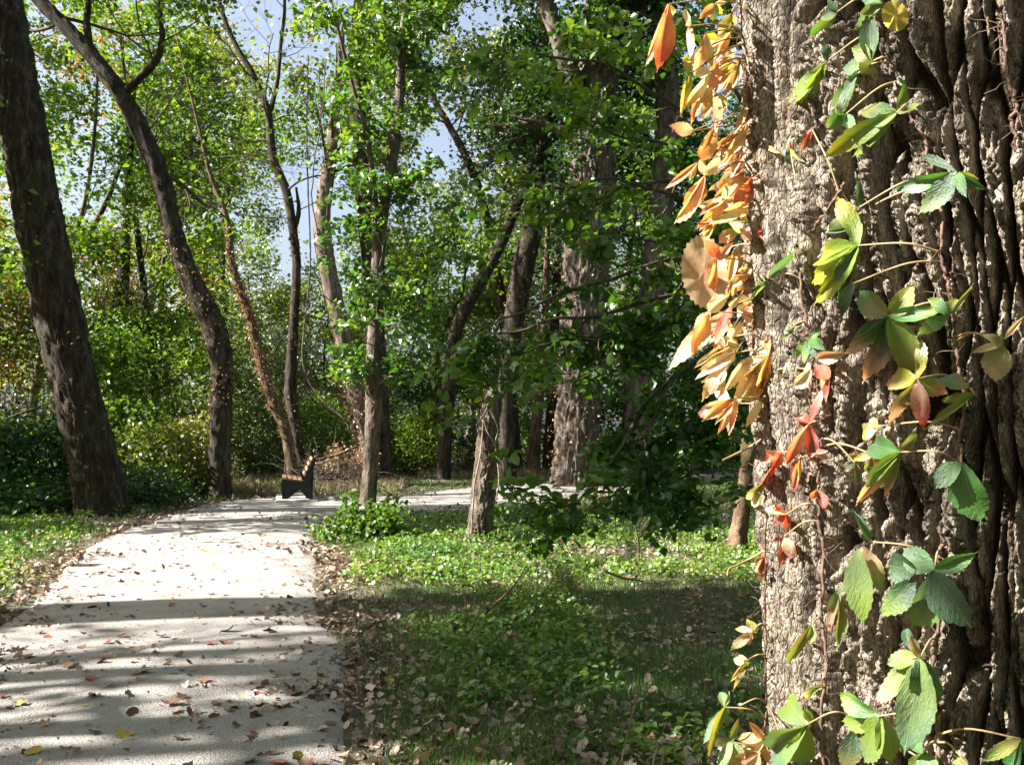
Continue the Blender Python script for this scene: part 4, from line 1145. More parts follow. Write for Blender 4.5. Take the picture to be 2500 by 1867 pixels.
# ------------------------------------------------------------------ bench
def bench():
    D = 18.2
    g = V(609, 1085, D); x0, z0 = g[0], 0.075
    root = empty('park_bench', (float(x0), D, 0), 'park bench with black cast end frames and wooden slats, seen side-on beside the path', 'bench')
    iron = plain_mat('black_iron', (0.012, 0.012, 0.013), 0.45, 0.2, 30)
    wood = plain_mat('bench_wood', (0.33, 0.21, 0.11), 0.7, 0.35, 12, vecscale=(1, 6, 1))
    conc = plain_mat('bench_concrete', (0.42, 0.41, 0.39), 0.9, 0.15, 25)
    out = [(0.0, 0), (0.115, 0), (0.135, 0.07), (0.165, 0.15), (0.215, 0.195), (0.29, 0.21), (0.36, 0.20), (0.42, 0.165), (0.47, 0.09), (0.50, 0), (0.625, 0), (0.60, 0.07),
           (0.585, 0.16), (0.575, 0.26), (0.575, 0.36), (0.60, 0.50), (0.645, 0.66), (0.685, 0.80), (0.675, 0.845), (0.635, 0.85), (0.60, 0.81), (0.565, 0.69), (0.525, 0.55), (0.48, 0.43),
           (0.43, 0.375), (0.36, 0.36), (0.24, 0.372), (0.10, 0.385), (0.0, 0.40), (-0.015, 0.375), (0.0, 0.33), (0.04, 0.29), (0.07, 0.22), (0.065, 0.15), (0.035, 0.07)]
    n = len(out)
    for k, y in enumerate((0.0, 1.7)):
        co = np.array([(x0 + x, D + y - 0.03, z0 + z) for x, z in out] + [(x0 + x, D + y + 0.03, z0 + z) for x, z in out])
        import bmesh
        bm = bmesh.new()
        vs = [bm.verts.new(c) for c in co]
        bm.faces.new(vs[:n][::-1]); bm.faces.new(vs[n:])
        for i in range(n):
            bm.faces.new((vs[i], vs[(i + 1) % n], vs[n + (i + 1) % n], vs[n + i]))
        bmesh.ops.triangulate(bm, faces=[f for f in bm.faces if len(f.verts) > 4])
        me = bpy.data.meshes.new('end_frame'); bm.to_mesh(me); bm.free(); me.materials.append(iron)
        link('end_frame', me, root)
    def slat(nm, cx, cz, ang, w=0.085, t=0.035):
        bm = bmesh.new()
        bmesh.ops.create_cube(bm, size=1.0)
        bmesh.ops.scale(bm, vec=(w, 1.86, t), verts=bm.verts)
        bmesh.ops.bevel(bm, geom=bm.edges[:], offset=0.006, segments=2, affect='EDGES')
        bmesh.ops.rotate(bm, verts=bm.verts, matrix=Matrix.Rotation(-ang, 3, 'Y'))
        bmesh.ops.translate(bm, verts=bm.verts, vec=(x0 + cx, D + 0.85, z0 + cz))
        me = bpy.data.meshes.new(nm); bm.to_mesh(me); bm.free(); me.materials.append(wood)
        link(nm, me, root)
    for i in range(4):
        slat('seat_slat', 0.045 + i * 0.108, 0.42 - 0.013 * i, -0.12)
    for i in range(4):
        f = i / 3
        slat('back_slat', 0.462 + 0.135 * f + 0.0, 0.50 + 0.315 * f, math.radians(68), 0.08)
    bm = bmesh.new(); bmesh.ops.create_cube(bm, size=1.0)
    bmesh.ops.scale(bm, vec=(0.86, 2.1, 0.12), verts=bm.verts)
    bmesh.ops.bevel(bm, geom=bm.edges[:], offset=0.012, segments=2, affect='EDGES')
    bmesh.ops.translate(bm, verts=bm.verts, vec=(x0 + 0.30, D + 0.85, -0.004))
    me = bpy.data.meshes.new('bench_pad'); bm.to_mesh(me); bm.free(); me.materials.append(conc)
    o = link('bench_pad', me); th = math.atan2(-x0, D); o.matrix_basis = Matrix.Translation((x0, D, 0)) @ Matrix.Rotation(th, 4, 'Z') @ Matrix.Translation((-x0, -D, 0)); root.rotation_euler = (0, 0, th); tag(o, 'pale concrete pad set in the ground under the bench', 'concrete pad')
root_rot = bench()

# ------------------------------------------------------------------ the near tree with drooping leafy branches
def drooping():
    rng = np.random.default_rng(52)
    root, cp, cr = tree('drooping_tree', 'gnarled little tree whose long drooping branches carry glossy dark leaves across the right half',
        [(1588, 1192, 44), (1596, 1140, 36), (1606, 1080, 34), (1616, 1000, 34), (1628, 880, 36), (1640, 740, 34), (1650, 560, 30), (1655, 380, 26), (1650, 180, 20), (1640, 0, 15)], 10.6, 52,
        'bark_red', 2.0, 26, 120, 0.015, 0.05, 0.2, None, flare=0.3, lumps=0.18)
    B = [[(1645, 520, 10.4), (1500, 440, 9.2), (1350, 395, 8.2), (1200, 405, 7.6), (1100, 400, 7.4)],
         [(1648, 600, 10.4), (1480, 560, 9.0), (1330, 600, 8.0), (1190, 650, 7.6), (1080, 690, 7.5), (1000, 730, 7.5)],
         [(1652, 400, 10.4), (1500, 260, 9), (1350, 165, 8), (1190, 120, 7.5), (1075, 130, 7.4)],
         [(1642, 720, 10.4), (1520, 770, 9), (1410, 860, 8), (1340, 970, 7.5), (1260, 1070, 7.2), (1150, 1120, 7.0)],
         [(1635, 820, 10.4), (1560, 850, 9.2), (1450, 945, 8.2), (1350, 1050, 7.6), (1260, 1090, 7.3)],
         [(1646, 640, 10.4), (1560, 650, 9.0), (1440, 670, 8), (1330, 720, 7.7), (1230, 720, 7.5), (1130, 680, 7.3)],
         [(1653, 320, 10.4), (1560, 150, 9.2), (1450, 60, 8.5), (1330, 20, 8)],
         [(1650, 480, 10.4), (1560, 530, 9), (1480, 610, 8.4), (1420, 720, 8), (1390, 820, 7.8)],
         [(1626, 900, 10.4), (1590, 940, 9.4), (1500, 1010, 8.4), (1430, 1070, 8)],
         [(1655, 370, 10.4), (1560, 330, 9.2), (1450, 320, 8.4), (1330, 290, 7.9), (1240, 250, 7.7)],
         [(1640, 760, 10.4), (1600, 840, 9.2), (1540, 920, 8.4), (1470, 970, 8)],
         [(1653, 250, 10.4), (1600, 90, 9.4), (1560, -20, 9), (1500, -80, 8.6)],
         [(1640, 740, 10.4), (1560, 740, 8.8), (1460, 820, 8.0), (1400, 920, 7.6), (1360, 1040, 7.4)],
         [(1652, 430, 10.4), (1590, 420, 9), (1500, 470, 8.4), (1420, 520, 8.1), (1300, 500, 7.8)],
         [(1644, 690, 10.4), (1500, 690, 9), (1350, 740, 8), (1220, 740, 7.6), (1110, 750, 7.4), (1040, 760, 7.4)],
         [(1646, 620, 10.4), (1450, 640, 8.6), (1300, 680, 7.9), (1180, 700, 7.5), (1080, 720, 7.4), (1010, 720, 7.4)],
         [(1650, 500, 10.4), (1480, 400, 9), (1380, 400, 8.2), (1280, 430, 7.7), (1180, 450, 7.5)],
         [(1646, 660, 10.4), (1600, 700, 9), (1540, 780, 8.4), (1500, 860, 8.2)]]
    ps, rs = [], []
    for b in B:
        c = catmull([V(x, y, d) for x, y, d in b], 26)
        c = c + (np.stack([fbm(np.arange(26) * .35, np.full(26, k * 3.7), seed=71 + k) for k in range(3)], -1) - 0.5) * 0.22 * np.linspace(0.2, 1, 26)[:, None]
        ps.append(c); rs.append(np.linspace(0.026, 0.005, 26))
        A = Acc(); A.tube(c, rs[-1], 7); A.obj('branch', M['twig'], root)
    ps = np.stack(ps); rs = np.stack(rs)
    s, d, r = child(ps, rs, 7, 0.25, 0.9, rng)
    d = d + np.array([0, 0, -0.18])
    pos = shoots(root, s, d, rng.uniform(0.25, 0.8, len(s)), np.maximum(r, 0.004), rng, (4, 3), 6, 0.06, 0.14, -0.05, 'twig')
    pos = pos[pos[:, 2] > 0.15]
    picked_leaves(root, pos, 0.098 * rng.uniform(0.6, 1.2, len(pos)), 'leaf_gloss', rng, 300, T8, 0.72, up=0.9, droop=0.35)
drooping()

# ------------------------------------------------------------------ sticks on the grass
def stick(name, label, lines, mat='twig_pale', cat='dead branch'):
    """lines: (points as (photo px, py, height above ground or None), r0, r1)"""
    A = Acc()
    for pp, r0, r1 in lines:
        q = catmull(np.array(pp), 18)
        A.tube(q, np.linspace(r0, r1, 18), 6)
    tag(A.obj(name, M[mat]), label, cat)
def W(px, py, D): return tuple(P(px, py, D))
g = G(1130, 1560)
D0 = float(g[1])
stick('dead_branch', 'forked bare dead branch lying on the grass, twigs pointing up', [
    ([W(1105, 1512, D0), W(1112, 1550, D0), W(1150, 1556, D0 + .1), W(1215, 1535, D0 + .3)], 0.022, 0.010),
    ([W(1130, 1556, D0), W(1180, 1500, D0 + .1), W(1235, 1450, D0 + .2), W(1262, 1420, D0 + .3), W(1285, 1380, D0 + .4)], 0.012, 0.004),
    ([W(1150, 1530, D0), W(1138, 1480, D0 + .1), W(1130, 1440, D0 + .2)], 0.007, 0.003),
    ([W(1190, 1490, D0 + .1), W(1175, 1450, D0), W(1165, 1420, D0)], 0.006, 0.002),
    ([W(1190, 1490, D0 + .1), W(1205, 1450, D0), W(1200, 1430, D0), W(1180, 1412, D0)], 0.006, 0.002),
    ([W(1215, 1535, D0 + .3), W(1262, 1480, D0 + .3), W(1280, 1460, D0 + .3)], 0.006, 0.002)], 'bark_red')
stick('plant_stalk', 'thin dry stalk standing in the foreground grass', [
    ([W(1515, 1867, 3.95), W(1530, 1800, 3.95), W(1552, 1700, 3.95), W(1546, 1640, 3.95)], 0.004, 0.002), ([W(1545, 1740, 3.95), W(1560, 1700, 3.93)], 0.003, 0.002)], cat='stalk')
stick('broken_twig', 'short pale twig poking up at the bottom edge of the grass', [([W(1590, 1880, 3.9), W(1604, 1830, 3.9), W(1607, 1810, 3.9)], 0.005, 0.003)], cat='twig')
stick('fallen_stick', 'fallen stick on the leaf litter right of the dead branch', [([W(1480, 1395, 7.6), W(1520, 1410, 7.4), W(1570, 1418, 7.2)], 0.012, 0.006)], 'twig', 'stick')
stick('bare_sapling', 'leafless forked sapling in the sunlit weeds near the little gnarled tree', [
    ([W(1560, 1370, 9.0), W(1555, 1300, 9.0), W(1530, 1240, 9.0), W(1500, 1200, 9.0)], 0.010, 0.004), ([W(1555, 1310, 9.0), W(1590, 1260, 9.0), W(1620, 1240, 9.0)], 0.007, 0.003)], 'twig', 'sapling')
# ------------------------------------------------------------------ the foreground trunk
TC = np.array([0.920, 1.437]); TR = 0.49; LEAN = (-0.030, 0.0)
M['bark_near'] = bpy.data.materials.new('bark_near')
def _bn():
    t, out = nt(M['bark_near'])
    p = t.nodes.new('ShaderNodeBsdfPrincipled'); p.inputs['Roughness'].default_value = 0.9
    p.inputs['Specular IOR Level'].default_value = 0.2
    n0 = noise(t, mapping(t, (1, 1, 0.35)), 5, 4, 0.6)
    n1 = noise(t, mapping(t, (1, 1, 0.5)), 45, 6, 0.7)
    n2 = noise(t, mapping(t), 210, 4, 0.7)
    f = math_n(t, 'ADD', math_n(t, 'MULTIPLY', n1, 0.6), math_n(t, 'MULTIPLY', n2, 0.4))
    c = ramp(t, f, [(0.32, (0.05, 0.034, 0.024)), (0.44, (0.15, 0.115, 0.085)), (0.54, (0.36, 0.295, 0.225)), (0.66, (0.62, 0.56, 0.46))])
    a = t.nodes.new('ShaderNodeAttribute'); a.attribute_name = 'v'      # brown furrows with their shade painted in: darker where bark height is low
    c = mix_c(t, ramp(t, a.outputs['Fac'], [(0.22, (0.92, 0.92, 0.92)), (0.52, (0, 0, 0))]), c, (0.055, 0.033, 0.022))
    c = mix_c(t, ramp(t, n0, [(0.55, (0, 0, 0)), (0.72, (0.45, 0.45, 0.45))]), c, (0.30, 0.20, 0.10))
    t.links.new(c, p.inputs['Base Color'])
    h = math_n(t, 'ADD', math_n(t, 'MULTIPLY', n1, 1.0), math_n(t, 'MULTIPLY', n2, 0.5))
    vo = t.nodes.new('ShaderNodeTexVoronoi'); vo.feature = 'DISTANCE_TO_EDGE'; vo.inputs['Scale'].default_value = 115
    t.links.new(mapping(t, (1, 1, 0.4)), vo.inputs['Vector'])
    crust = ramp(t, vo.outputs['Distance'], [(0.0, (0, 0, 0)), (0.14, (1, 1, 1))])
    h = math_n(t, 'ADD', h, math_n(t, 'MULTIPLY', crust, 0.35))
    t.links.new(bump(t, h, 1.0, 0.012), p.inputs['Normal'])
    t.links.new(p.outputs[0], out.inputs[0])
_bn()
def near_trunk():
    ad = np.radians(np.concatenate([np.linspace(-300, -120, 70, endpoint=False), np.linspace(-120, -24, 500, endpoint=False), np.linspace(-24, 60, 44, endpoint=False)]))
    zs = np.concatenate([np.linspace(-0.1, 0.88, 60, endpoint=False), np.linspace(0.88, 2.22, 580, endpoint=False), np.linspace(2.22, 9.0, 160)])
    A, Z = np.meshgrid(ad, zs)
    u = (A + math.radians(300)) * TR
    # ridges narrow towards the left edge of the picture
    deg = np.degrees(A)
    aw = 0.0145 + 0.0095 * sst(-98, -50, deg)
    col = np.concatenate([[0], np.cumsum(np.diff(u[0]) / ((aw[0, 1:] + aw[0, :-1]) / 2))])
    U = np.repeat(col[None], len(zs), 0)
    warp = (fbm(U * 0.22, Z * 1.6, seed=301) - 0.5) * 3.4 + (fbm(U * 0.7, Z * 6.0, seed=302) - 0.5) * 1.0
    f1, f2, cid = voro(U + warp, Z / 0.24, 311)
    e = f2 - f1
    ridge = np.clip((e - 0.05) / 0.36, 0, 1) ** 0.7 * (0.66 + 0.5 * cid)
    g1, g2, c2 = voro((U + warp) * 1.5 + (fbm(U * 1.5, Z * 14, seed=303) - 0.5) * 1.2, Z / 0.085, 321)
    sub_ = np.clip((g2 - g1) / 0.35, 0, 1) ** 0.6 * (0.6 + 0.6 * c2)             # narrower ridges riding on the broad ones
    fib = 1 - np.abs(2 * vnoise((U + warp) * 4.2, Z * 20, seed=309) - 1)          # fibrous edges
    k1, k2, c3 = voro((U + warp) * 1.7, Z / 0.020 + (vnoise(U * 2, Z * 30, seed=310) - 0.5) * 1.5, 331)
    flake = sst(0, 0.22, k2 - k1) * (0.5 + 0.8 * c3)                              # short cross cracks
    fine = fbm(U * 6, Z * 190, seed=305, oct=4)
    lw = sst(-95, -55, deg)
    h = ridge * (0.60 - 0.08 * lw + (0.16 + 0.06 * lw) * sub_ + 0.16 * fib + (0.06 + 0.08 * lw) * flake) * 1.05 + (0.07 + 0.09 * lw) * (fine - 0.5)
    amp = 0.043 + 0.027 * lw
    amp = amp * (0.75 + 0.5 * fbm(U * 0.1, Z * 1.1, seed=306))
    R = TR + 0.03 * (fbm(np.cos(A) * 1.6 + 5, np.sin(A) * 1.6, Z * 1.2, seed=307) - 0.5) + (h - 0.75) * amp
    R = R * (1 + 0.22 * np.exp(-(Z + 0.1) / 0.35)) * np.interp(Z, [0, 3, 9], [1, 1, 0.82])
    X = TC[0] + LEAN[0] * (Z - 1.5) * 1.0 + R * np.sin(A)
    Y = TC[1] - R * np.cos(A)
    co = np.stack([X, Y, Z], -1).reshape(-1, 3)
    ny, ns = A.shape
    i = np.arange(ny * ns).reshape(ny, ns); j = np.roll(i, -1, 1)
    q = np.stack([i[:-1], j[:-1], j[1:], i[1:]], -1).reshape(-1, 4)
    root = empty('foreground_tree', (TC[0], TC[1], 0), 'huge foreground trunk with deeply furrowed bark filling the right side, dressed in creeper', 'tree')
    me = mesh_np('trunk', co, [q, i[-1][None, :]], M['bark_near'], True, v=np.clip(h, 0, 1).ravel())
    link('trunk', me, root)
    rng = np.random.default_rng(8)
    cp = np.stack([np.full(20, TC[0]), np.full(20, TC[1]), np.linspace(6, 9.2, 20)], -1)
    crown_for(root, cp, np.full(20, 0.35), rng, n_limb=9, t0=0.1, Lr=(3, 5.5), kids=(5, 4), per=12, leaf=0.14, spread=0.25, mat='leaf_maple', elev=0.7)
near_trunk()
# ------------------------------------------------------------------ creeper on the foreground trunk
OFFS = {5: (1550.0, 0.0), 6: (1550.0, 600.0), 7: (1550.0, 1167.0)}
def src(c, x, y): return (OFFS[c][0] + x / 2.328, OFFS[c][1] + y / 2.328)
def hit(px, py, off, free=None):
    """place in front of the bark at a photograph pixel; off = metres in front of it; free = depth when beside the trunk"""
    cx = (px - 1250.0) / FPX; cy = (933.5 - py) / FPX
    d = np.array([cx, math.cos(PITCH) - cy * math.sin(PITCH), math.sin(PITCH) + cy * math.cos(PITCH)])
    d = d / np.linalg.norm(d)
    r = TR + 0.006
    a = d[0] ** 2 + d[1] ** 2; b = -2 * (d[0] * TC[0] + d[1] * TC[1]); c = TC[0] ** 2 + TC[1] ** 2 - r * r
    disc = b * b - 4 * a * c
    if disc > 0:
        t = (-b - math.sqrt(disc)) / (2 * a)
        t = min(t, 1.63)
    else:
        t = 1.63 + (0 if free is None else free)
    return np.array([0, 0, EYE]) + d * (t - off)
VC = {'G': (0.07, 0.21, 0.035), 'D': (0.028, 0.095, 0.022), 'P': (0.20, 0.29, 0.09), 'Y': (0.42, 0.40, 0.03), 'YG': (0.20, 0.30, 0.03), 'O': (0.72, 0.44, 0.20),
      'R': (0.46, 0.055, 0.03), 'K': (0.70, 0.36, 0.27), 'C': (0.80, 0.66, 0.45), 'T': (0.52, 0.34, 0.19), 'MR': (0.20, 0.05, 0.04), 'W': (0.22, 0.20, 0.045), 'OR': (0.62, 0.25, 0.11), 'S': (0.10, 0.19, 0.10)}  # C: cream leaves, and orange ones with the sun's glare painted into the colour
CM = bpy.data.materials.new('creeper_leaf')
def _cm():
    t, out = nt(CM)
    oi = t.nodes.new('ShaderNodeObjectInfo')
    at = t.nodes.new('ShaderNodeAttribute'); at.attribute_type = 'OBJECT'; at.attribute_name = 'tip_color'
    tc = t.nodes.new('ShaderNodeTexCoord'); sp = t.nodes.new('ShaderNodeSeparateXYZ')
    t.links.new(tc.outputs['Object'], sp.inputs[0])
    n = noise(t, mapping(t, (1.0, 1.6, 1)), 2.6, 4, 0.6)
    f = math_n(t, 'ADD', sp.outputs['Y'], math_n(t, 'MULTIPLY', math_n(t, 'SUBTRACT', n, 0.5), 0.9))
    fac = ramp(t, f, [(0.35, (0, 0, 0)), (0.8, (1, 1, 1))])
    c = mix_c(t, fac, oi.outputs['Color'], at.outputs['Color'])
    # veins
    ax = math_n(t, 'ABSOLUTE', sp.outputs['X'])
    w = math_n(t, 'FRACT', math_n(t, 'MULTIPLY', math_n(t, 'SUBTRACT', sp.outputs['Y'], math_n(t, 'MULTIPLY', ax, 0.9)), 8.0))
    vein = math_n(t, 'MAXIMUM', math_n(t, 'LESS_THAN', w, 0.07), math_n(t, 'LESS_THAN', ax, 0.012))
    c2 = mix_c(t, math_n(t, 'MULTIPLY', vein, 0.28), c, (0.5, 0.5, 0.25))
    n3 = noise(t, mapping(t), 9, 4, 0.7)
    c3 = mix_c(t, ramp(t, n3, [(0.62, (0, 0, 0)), (0.74, (0.5, 0.5, 0.5))]), c2, (0.14, 0.06, 0.03))
    hs = t.nodes.new('ShaderNodeHueSaturation'); hs.inputs['Saturation'].default_value = 1.0
    t.links.new(oi.outputs['Random'], hs.inputs['Fac'])
    df = t.nodes.new('ShaderNodeBsdfDiffuse'); t.links.new(c3, df.inputs[0])
    tr = t.nodes.new('ShaderNodeBsdfTranslucent')
    t.links.new(mix_c(t, 1.0, c3, (1.2, 1.1, 0.6), 'MULTIPLY'), tr.inputs[0])
    mx = t.nodes.new('ShaderNodeMixShader'); mx.inputs[0].default_value = 0.48
    t.links.new(df.outputs[0], mx.inputs[1]); t.links.new(tr.outputs[0], mx.inputs[2])
    gl = t.nodes.new('ShaderNodeBsdfGlossy'); gl.inputs['Roughness'].default_value = 0.42; gl.inputs[0].default_value = (1, 1, 1, 1)
    bn = bump(t, math_n(t, 'ADD', math_n(t, 'MULTIPLY', vein, -0.6), n3), 0.55, 0.004)
    t.links.new(bn, gl.inputs['Normal']); t.links.new(bn, df.inputs['Normal'])
    m2 = t.nodes.new('ShaderNodeMixShader'); m2.inputs[0].default_value = 0.055
    t.links.new(mx.outputs[0], m2.inputs[1]); t.links.new(gl.outputs[0], m2.inputs[2])
    t.links.new(m2.outputs[0], out.inputs[0])
_cm()
PET = plain_mat('creeper_stalk', (0.30, 0.20, 0.09), 0.6, 0.3, 40)
STEMM = plain_mat('creeper_stem', (0.13, 0.075, 0.05), 0.85, 0.4, 60, bstr=0.5)

def leaflet_mesh(seed, shape=0):
    r = np.random.default_rng(seed)
    n = 19
    t = np.linspace(0, 1, n)
    w = np.sin(math.pi * t ** (0.85 + 0.25 * r.random())) ** 0.85
    w = w * (1 - 0.35 * sst(0.72, 1.0, t))
    w[0] = 0.03; w[-1] = 0.0
    tooth = np.where(np.arange(n) % 2 == 0, 0.055, -0.02) * sst(0.25, 0.45, t) * (t < 0.97)
    cur = r.uniform(0.03, 0.26); fold = r.uniform(0.02, 0.15); wav = r.uniform(0.0, 0.05); ph = r.uniform(0, 6); tw = r.uniform(-0.5, 0.5); bend = r.uniform(-0.10, 0.10)
    co = []
    for i in range(n):
        for s, k in ((-1, 1.0), (-1, 0.55), (0, 0.0), (1, 0.55), (1, 1.0)):
            ww = w[i] * 0.5 * k * (0.93 + 0.14 * (s > 0) * r.random())
            if k == 1.0: ww += tooth[i] * 0.5 * (w[i] > 0.1)
            x = s * ww + bend * math.sin(math.pi * t[i])
            z = abs(s * ww) * fold * 2 - cur * t[i] ** 2 + wav * math.sin(9 * t[i] + ph + s) * k + tw * t[i] * s * ww * 0.8
            y = t[i] - (0.02 if (k == 1.0 and i % 2) else 0)
            co.append((x, y, z))
    idx = np.arange(n * 5).reshape(n, 5)
    q = np.stack([idx[:-1, :-1], idx[:-1, 1:], idx[1:, 1:], idx[1:, :-1]], -1).reshape(-1, 4)
    return mesh_np('leaflet', np.array(co), q, CM, True)
LM = [leaflet_mesh(400 + i) for i in range(9)]

def chain(pts, off=0.010):
    return [hit(*src(c, x, y), off) for c, x, y in pts]
STEMS = {
    'C': [[(5, 1290, -60), (5, 1370, 120), (5, 1420, 230), (5, 1470, 350), (5, 1520, 480), (5, 1560, 620), (5, 1640, 800), (5, 1690, 1000), (5, 1740, 1250), (6, 1740, 60), (6, 1770, 200), (6, 1800, 330), (6, 1830, 480), (6, 1835, 680), (6, 1870, 900), (6, 1845, 1100), (6, 1850, 1230), (7, 1780, 200), (7, 1740, 400), (7, 1720, 520), (7, 1735, 800), (7, 1700, 1100), (7, 1720, 1400), (7, 1750, 1700)],
          [(5, 2090, -40), (5, 2095, 220), (5, 2120, 440), (5, 2170, 600), (5, 2130, 700), (5, 2190, 900)]],
    'B': [[(5, 930, 1180), (5, 925, 1300), (5, 930, 1500), (6, 935, 80), (6, 950, 300), (6, 975, 480), (6, 1010, 620), (6, 1005, 800), (6, 1000, 960), (6, 1060, 1060), (6, 1040, 1300), (6, 1040, 1430), (7, 1045, 220), (7, 1068, 450), (7, 1060, 800), (7, 1085, 1000), (7, 1060, 1400), (7, 1080, 1680)],
          [(5, 1190, 1040), (5, 1090, 1200), (5, 1010, 1320), (5, 950, 1460)]],
    'A': [[(5, 590, -60), (5, 610, 200), (5, 640, 420), (5, 650, 700), (5, 670, 900), (5, 690, 1100), (5, 700, 1300), (5, 700, 1500), (6, 700, 200), (6, 720, 400), (6, 740, 600), (6, 750, 800), (6, 745, 1000), (6, 750, 1300), (7, 745, 200), (7, 740, 420), (7, 742, 800), (7, 745, 1300), (7, 745, 1680)],
          [(5, 640, 420), (5, 660, 500), (5, 690, 760), (5, 660, 900)]]}
ROOTS = {}
ROOTS['A'] = empty('creeper_vine', tuple(hit(*src(7, 745, 1400), 0)), 'orange and yellow creeper hanging from the left rim of the huge trunk', 'creeper')
ROOTS['B'] = empty('creeper_vine', tuple(hit(*src(7, 1060, 1400), 0)), 'red-leaved creeper with a brown stem up the lit bark, left of centre', 'creeper')
ROOTS['C'] = empty('creeper_vine', tuple(hit(*src(7, 1750, 1600), 0)), 'green and yellow five-fingered creeper climbing the shaded bark at right', 'creeper')
STEM3 = {}
rngv = np.random.default_rng(66)
for k, chains in STEMS.items():
    allp = []
    for ch in chains:
        q = catmull(chain(ch, 0.012), 16 * len(ch))
        q = q + (np.stack([fbm(np.arange(len(q)) * .25, np.full(len(q), i * 3.1), seed=9) for i in range(3)], -1) - 0.5) * 0.008
        A = Acc(); A.tube(q, (0.0012 if k == 'A' else 0.0018) + 0.0010 * fbm(np.arange(len(q)) * 0.4, np.zeros(len(q)), seed=3), 7)
        A.obj('stem', STEMM, ROOTS[k])
        allp.append(q)
    STEM3[k] = np.concatenate(allp)
    # clinging rootlets along the stems
    n = 260 if k == 'A' else 120
    s = STEM3[k][rngv.integers(0, len(STEM3[k]), n)]
    d = np.stack([rngv.normal(size=n), rngv.normal(size=n) * 0.3, rngv.normal(size=n) * 0.9], -1)
    p_, r_ = grow(s, d, rngv.uniform(0.01, 0.05, n), np.full(n, 0.0009), np.full(n, 0.0004), 5, 0.35, 0, rngv)
    A = Acc(); A.tubes(p_, r_, 3); A.obj('rootlets', STEMM, ROOTS[k], 'stuff')

def creeper_leaf(vine, c, hub, tips, att=None, ho=0.055, free=0.0, r=None):
    """hub (x, y) and leaflets (tip x, tip y, width, colour[, tip colour[, own base x, y]]) in one enlargement's pixels"""
    r = r or rngv
    root = ROOTS[vine]
    H = hit(*src(c, *hub), ho, free)
    S3 = STEM3[vine]
    if att is not None:
        B0 = hit(*src(att[0], att[1], att[2]), 0.012)
    else:
        B0 = S3[np.argmin(np.linalg.norm(S3 - H, axis=1) + r.random(len(S3)) * 0.02)]
    toc = norm(np.array([0, 0, EYE]) - (B0 + H) / 2)
    q = catmull([B0, (B0 * 0.6 + H * 0.4) + toc * 0.02 + np.array([0, 0, 0.008]), H], 12)
    A = Acc(); A.tube(q, np.linspace(0.0017, 0.0011, 12), 6)
    pet = A.obj('leaf', PET, root)
    for tp in tips:
        tx, ty, w, c1 = tp[:4]
        c2 = tp[4] if len(tp) > 4 and tp[4] else c1
        Bp = H if len(tp) < 7 else hit(*src(c, tp[5], tp[6]), ho + r.uniform(-0.01, 0.01), free)
        to = ho + r.uniform(-0.030, 0.028)
        T = hit(*src(c, tx, ty), max(to, 0.012), free + r.uniform(-0.05, 0.05) * (free != 0))
        if np.linalg.norm(T - Bp) > 0.2: T = Bp + norm(T - Bp) * 0.2
        L = np.linalg.norm(T - Bp)
        y = (T - Bp) / L
        view = norm(np.array([0, 0, EYE]) - (T + Bp) / 2)
        x = norm(np.cross(y, view))
        roll = r.uniform(-0.45, 0.45)
        z = np.cross(x, y)
        if np.dot(z, view) < 0: x = -x; z = -z
        x2 = x * math.cos(roll) + z * math.sin(roll); z2 = np.cross(x2, y)
        Wd = w / 2.328 * np.linalg.norm(T - np.array([0, 0, EYE])) / FPX * 0.95
        o = bpy.data.objects.new('leaflet', LM[r.integers(0, len(LM))])
        COL.objects.link(o); o.parent = pet
        m = Matrix(((x2[0] * Wd, y[0] * L, z2[0] * L), (x2[1] * Wd, y[1] * L, z2[1] * L), (x2[2] * Wd, y[2] * L, z2[2] * L))).to_4x4()
        wm = Matrix.Translation(Vector(Bp)) @ m
        # the mesh of the stalk lies in world coordinates, so its own matrix is the identity
        o.matrix_parent_inverse = Matrix.Identity(4)
        o.matrix_basis = Matrix.Identity(4)
        loc, rot, scl = wm.decompose()
        o.location = loc; o.rotation_mode = 'QUATERNION'; o.rotation_quaternion = rot; o.scale = scl
        j = r.uniform(0.85, 1.15)
        o.color = (*[min(0.85, q_ * j) for q_ in VC[c1]], 1)
        o['tip_color'] = [float(min(0.85, q_ * j)) for q_ in VC[c2]]

L = creeper_leaf
# green and yellow leaves over the bark
L('C', 5, (1345, 350), [(1325, 60, 95, 'G', 'S'), (1290, 430, 100, 'YG', 'W'), (1220, 270, 90, 'W', 'YG'), (1140, 400, 85, 'P', 'S')])
L('C', 5, (1265, 400), [(1080, 705, 75, 'YG', 'P'), (1140, 680, 62, 'S', 'P')])
L('C', 5, (1410, 20), [(1200, 185, 70, 'YG', 'P'), (1290, 90, 60, 'P'), (1270, -30, 60, 'G')])
L('C', 5, (1150, 70), [(985, 225, 75, 'YG', 'G'), (1050, 110, 60, 'P', 'YG'), (1100, 0, 50, 'G')])
L('C', 5, (1090, 350), [(805, 640, 78, 'P', 'YG'), (990, 580, 50, 'YG', 'P'), (1080, 245, 50, 'D', 'G'), (930, 600, 36, 'YG')])
L('C', 5, (1490, 640), [(1050, 910, 105, 'YG', 'Y'), (1235, 600, 95, 'D', 'W'), (1340, 720, 85, 'YG', 'G'), (1210, 925, 55, 'P', 'YG'), (1560, 415, 60, 'YG', 'G'), (1610, 595, 36, 'W', 'YG')])
L('C', 5, (1200, 650), [(1090, 745, 90, 'G', 'P'), (1240, 790, 60, 'G', 'YG')])
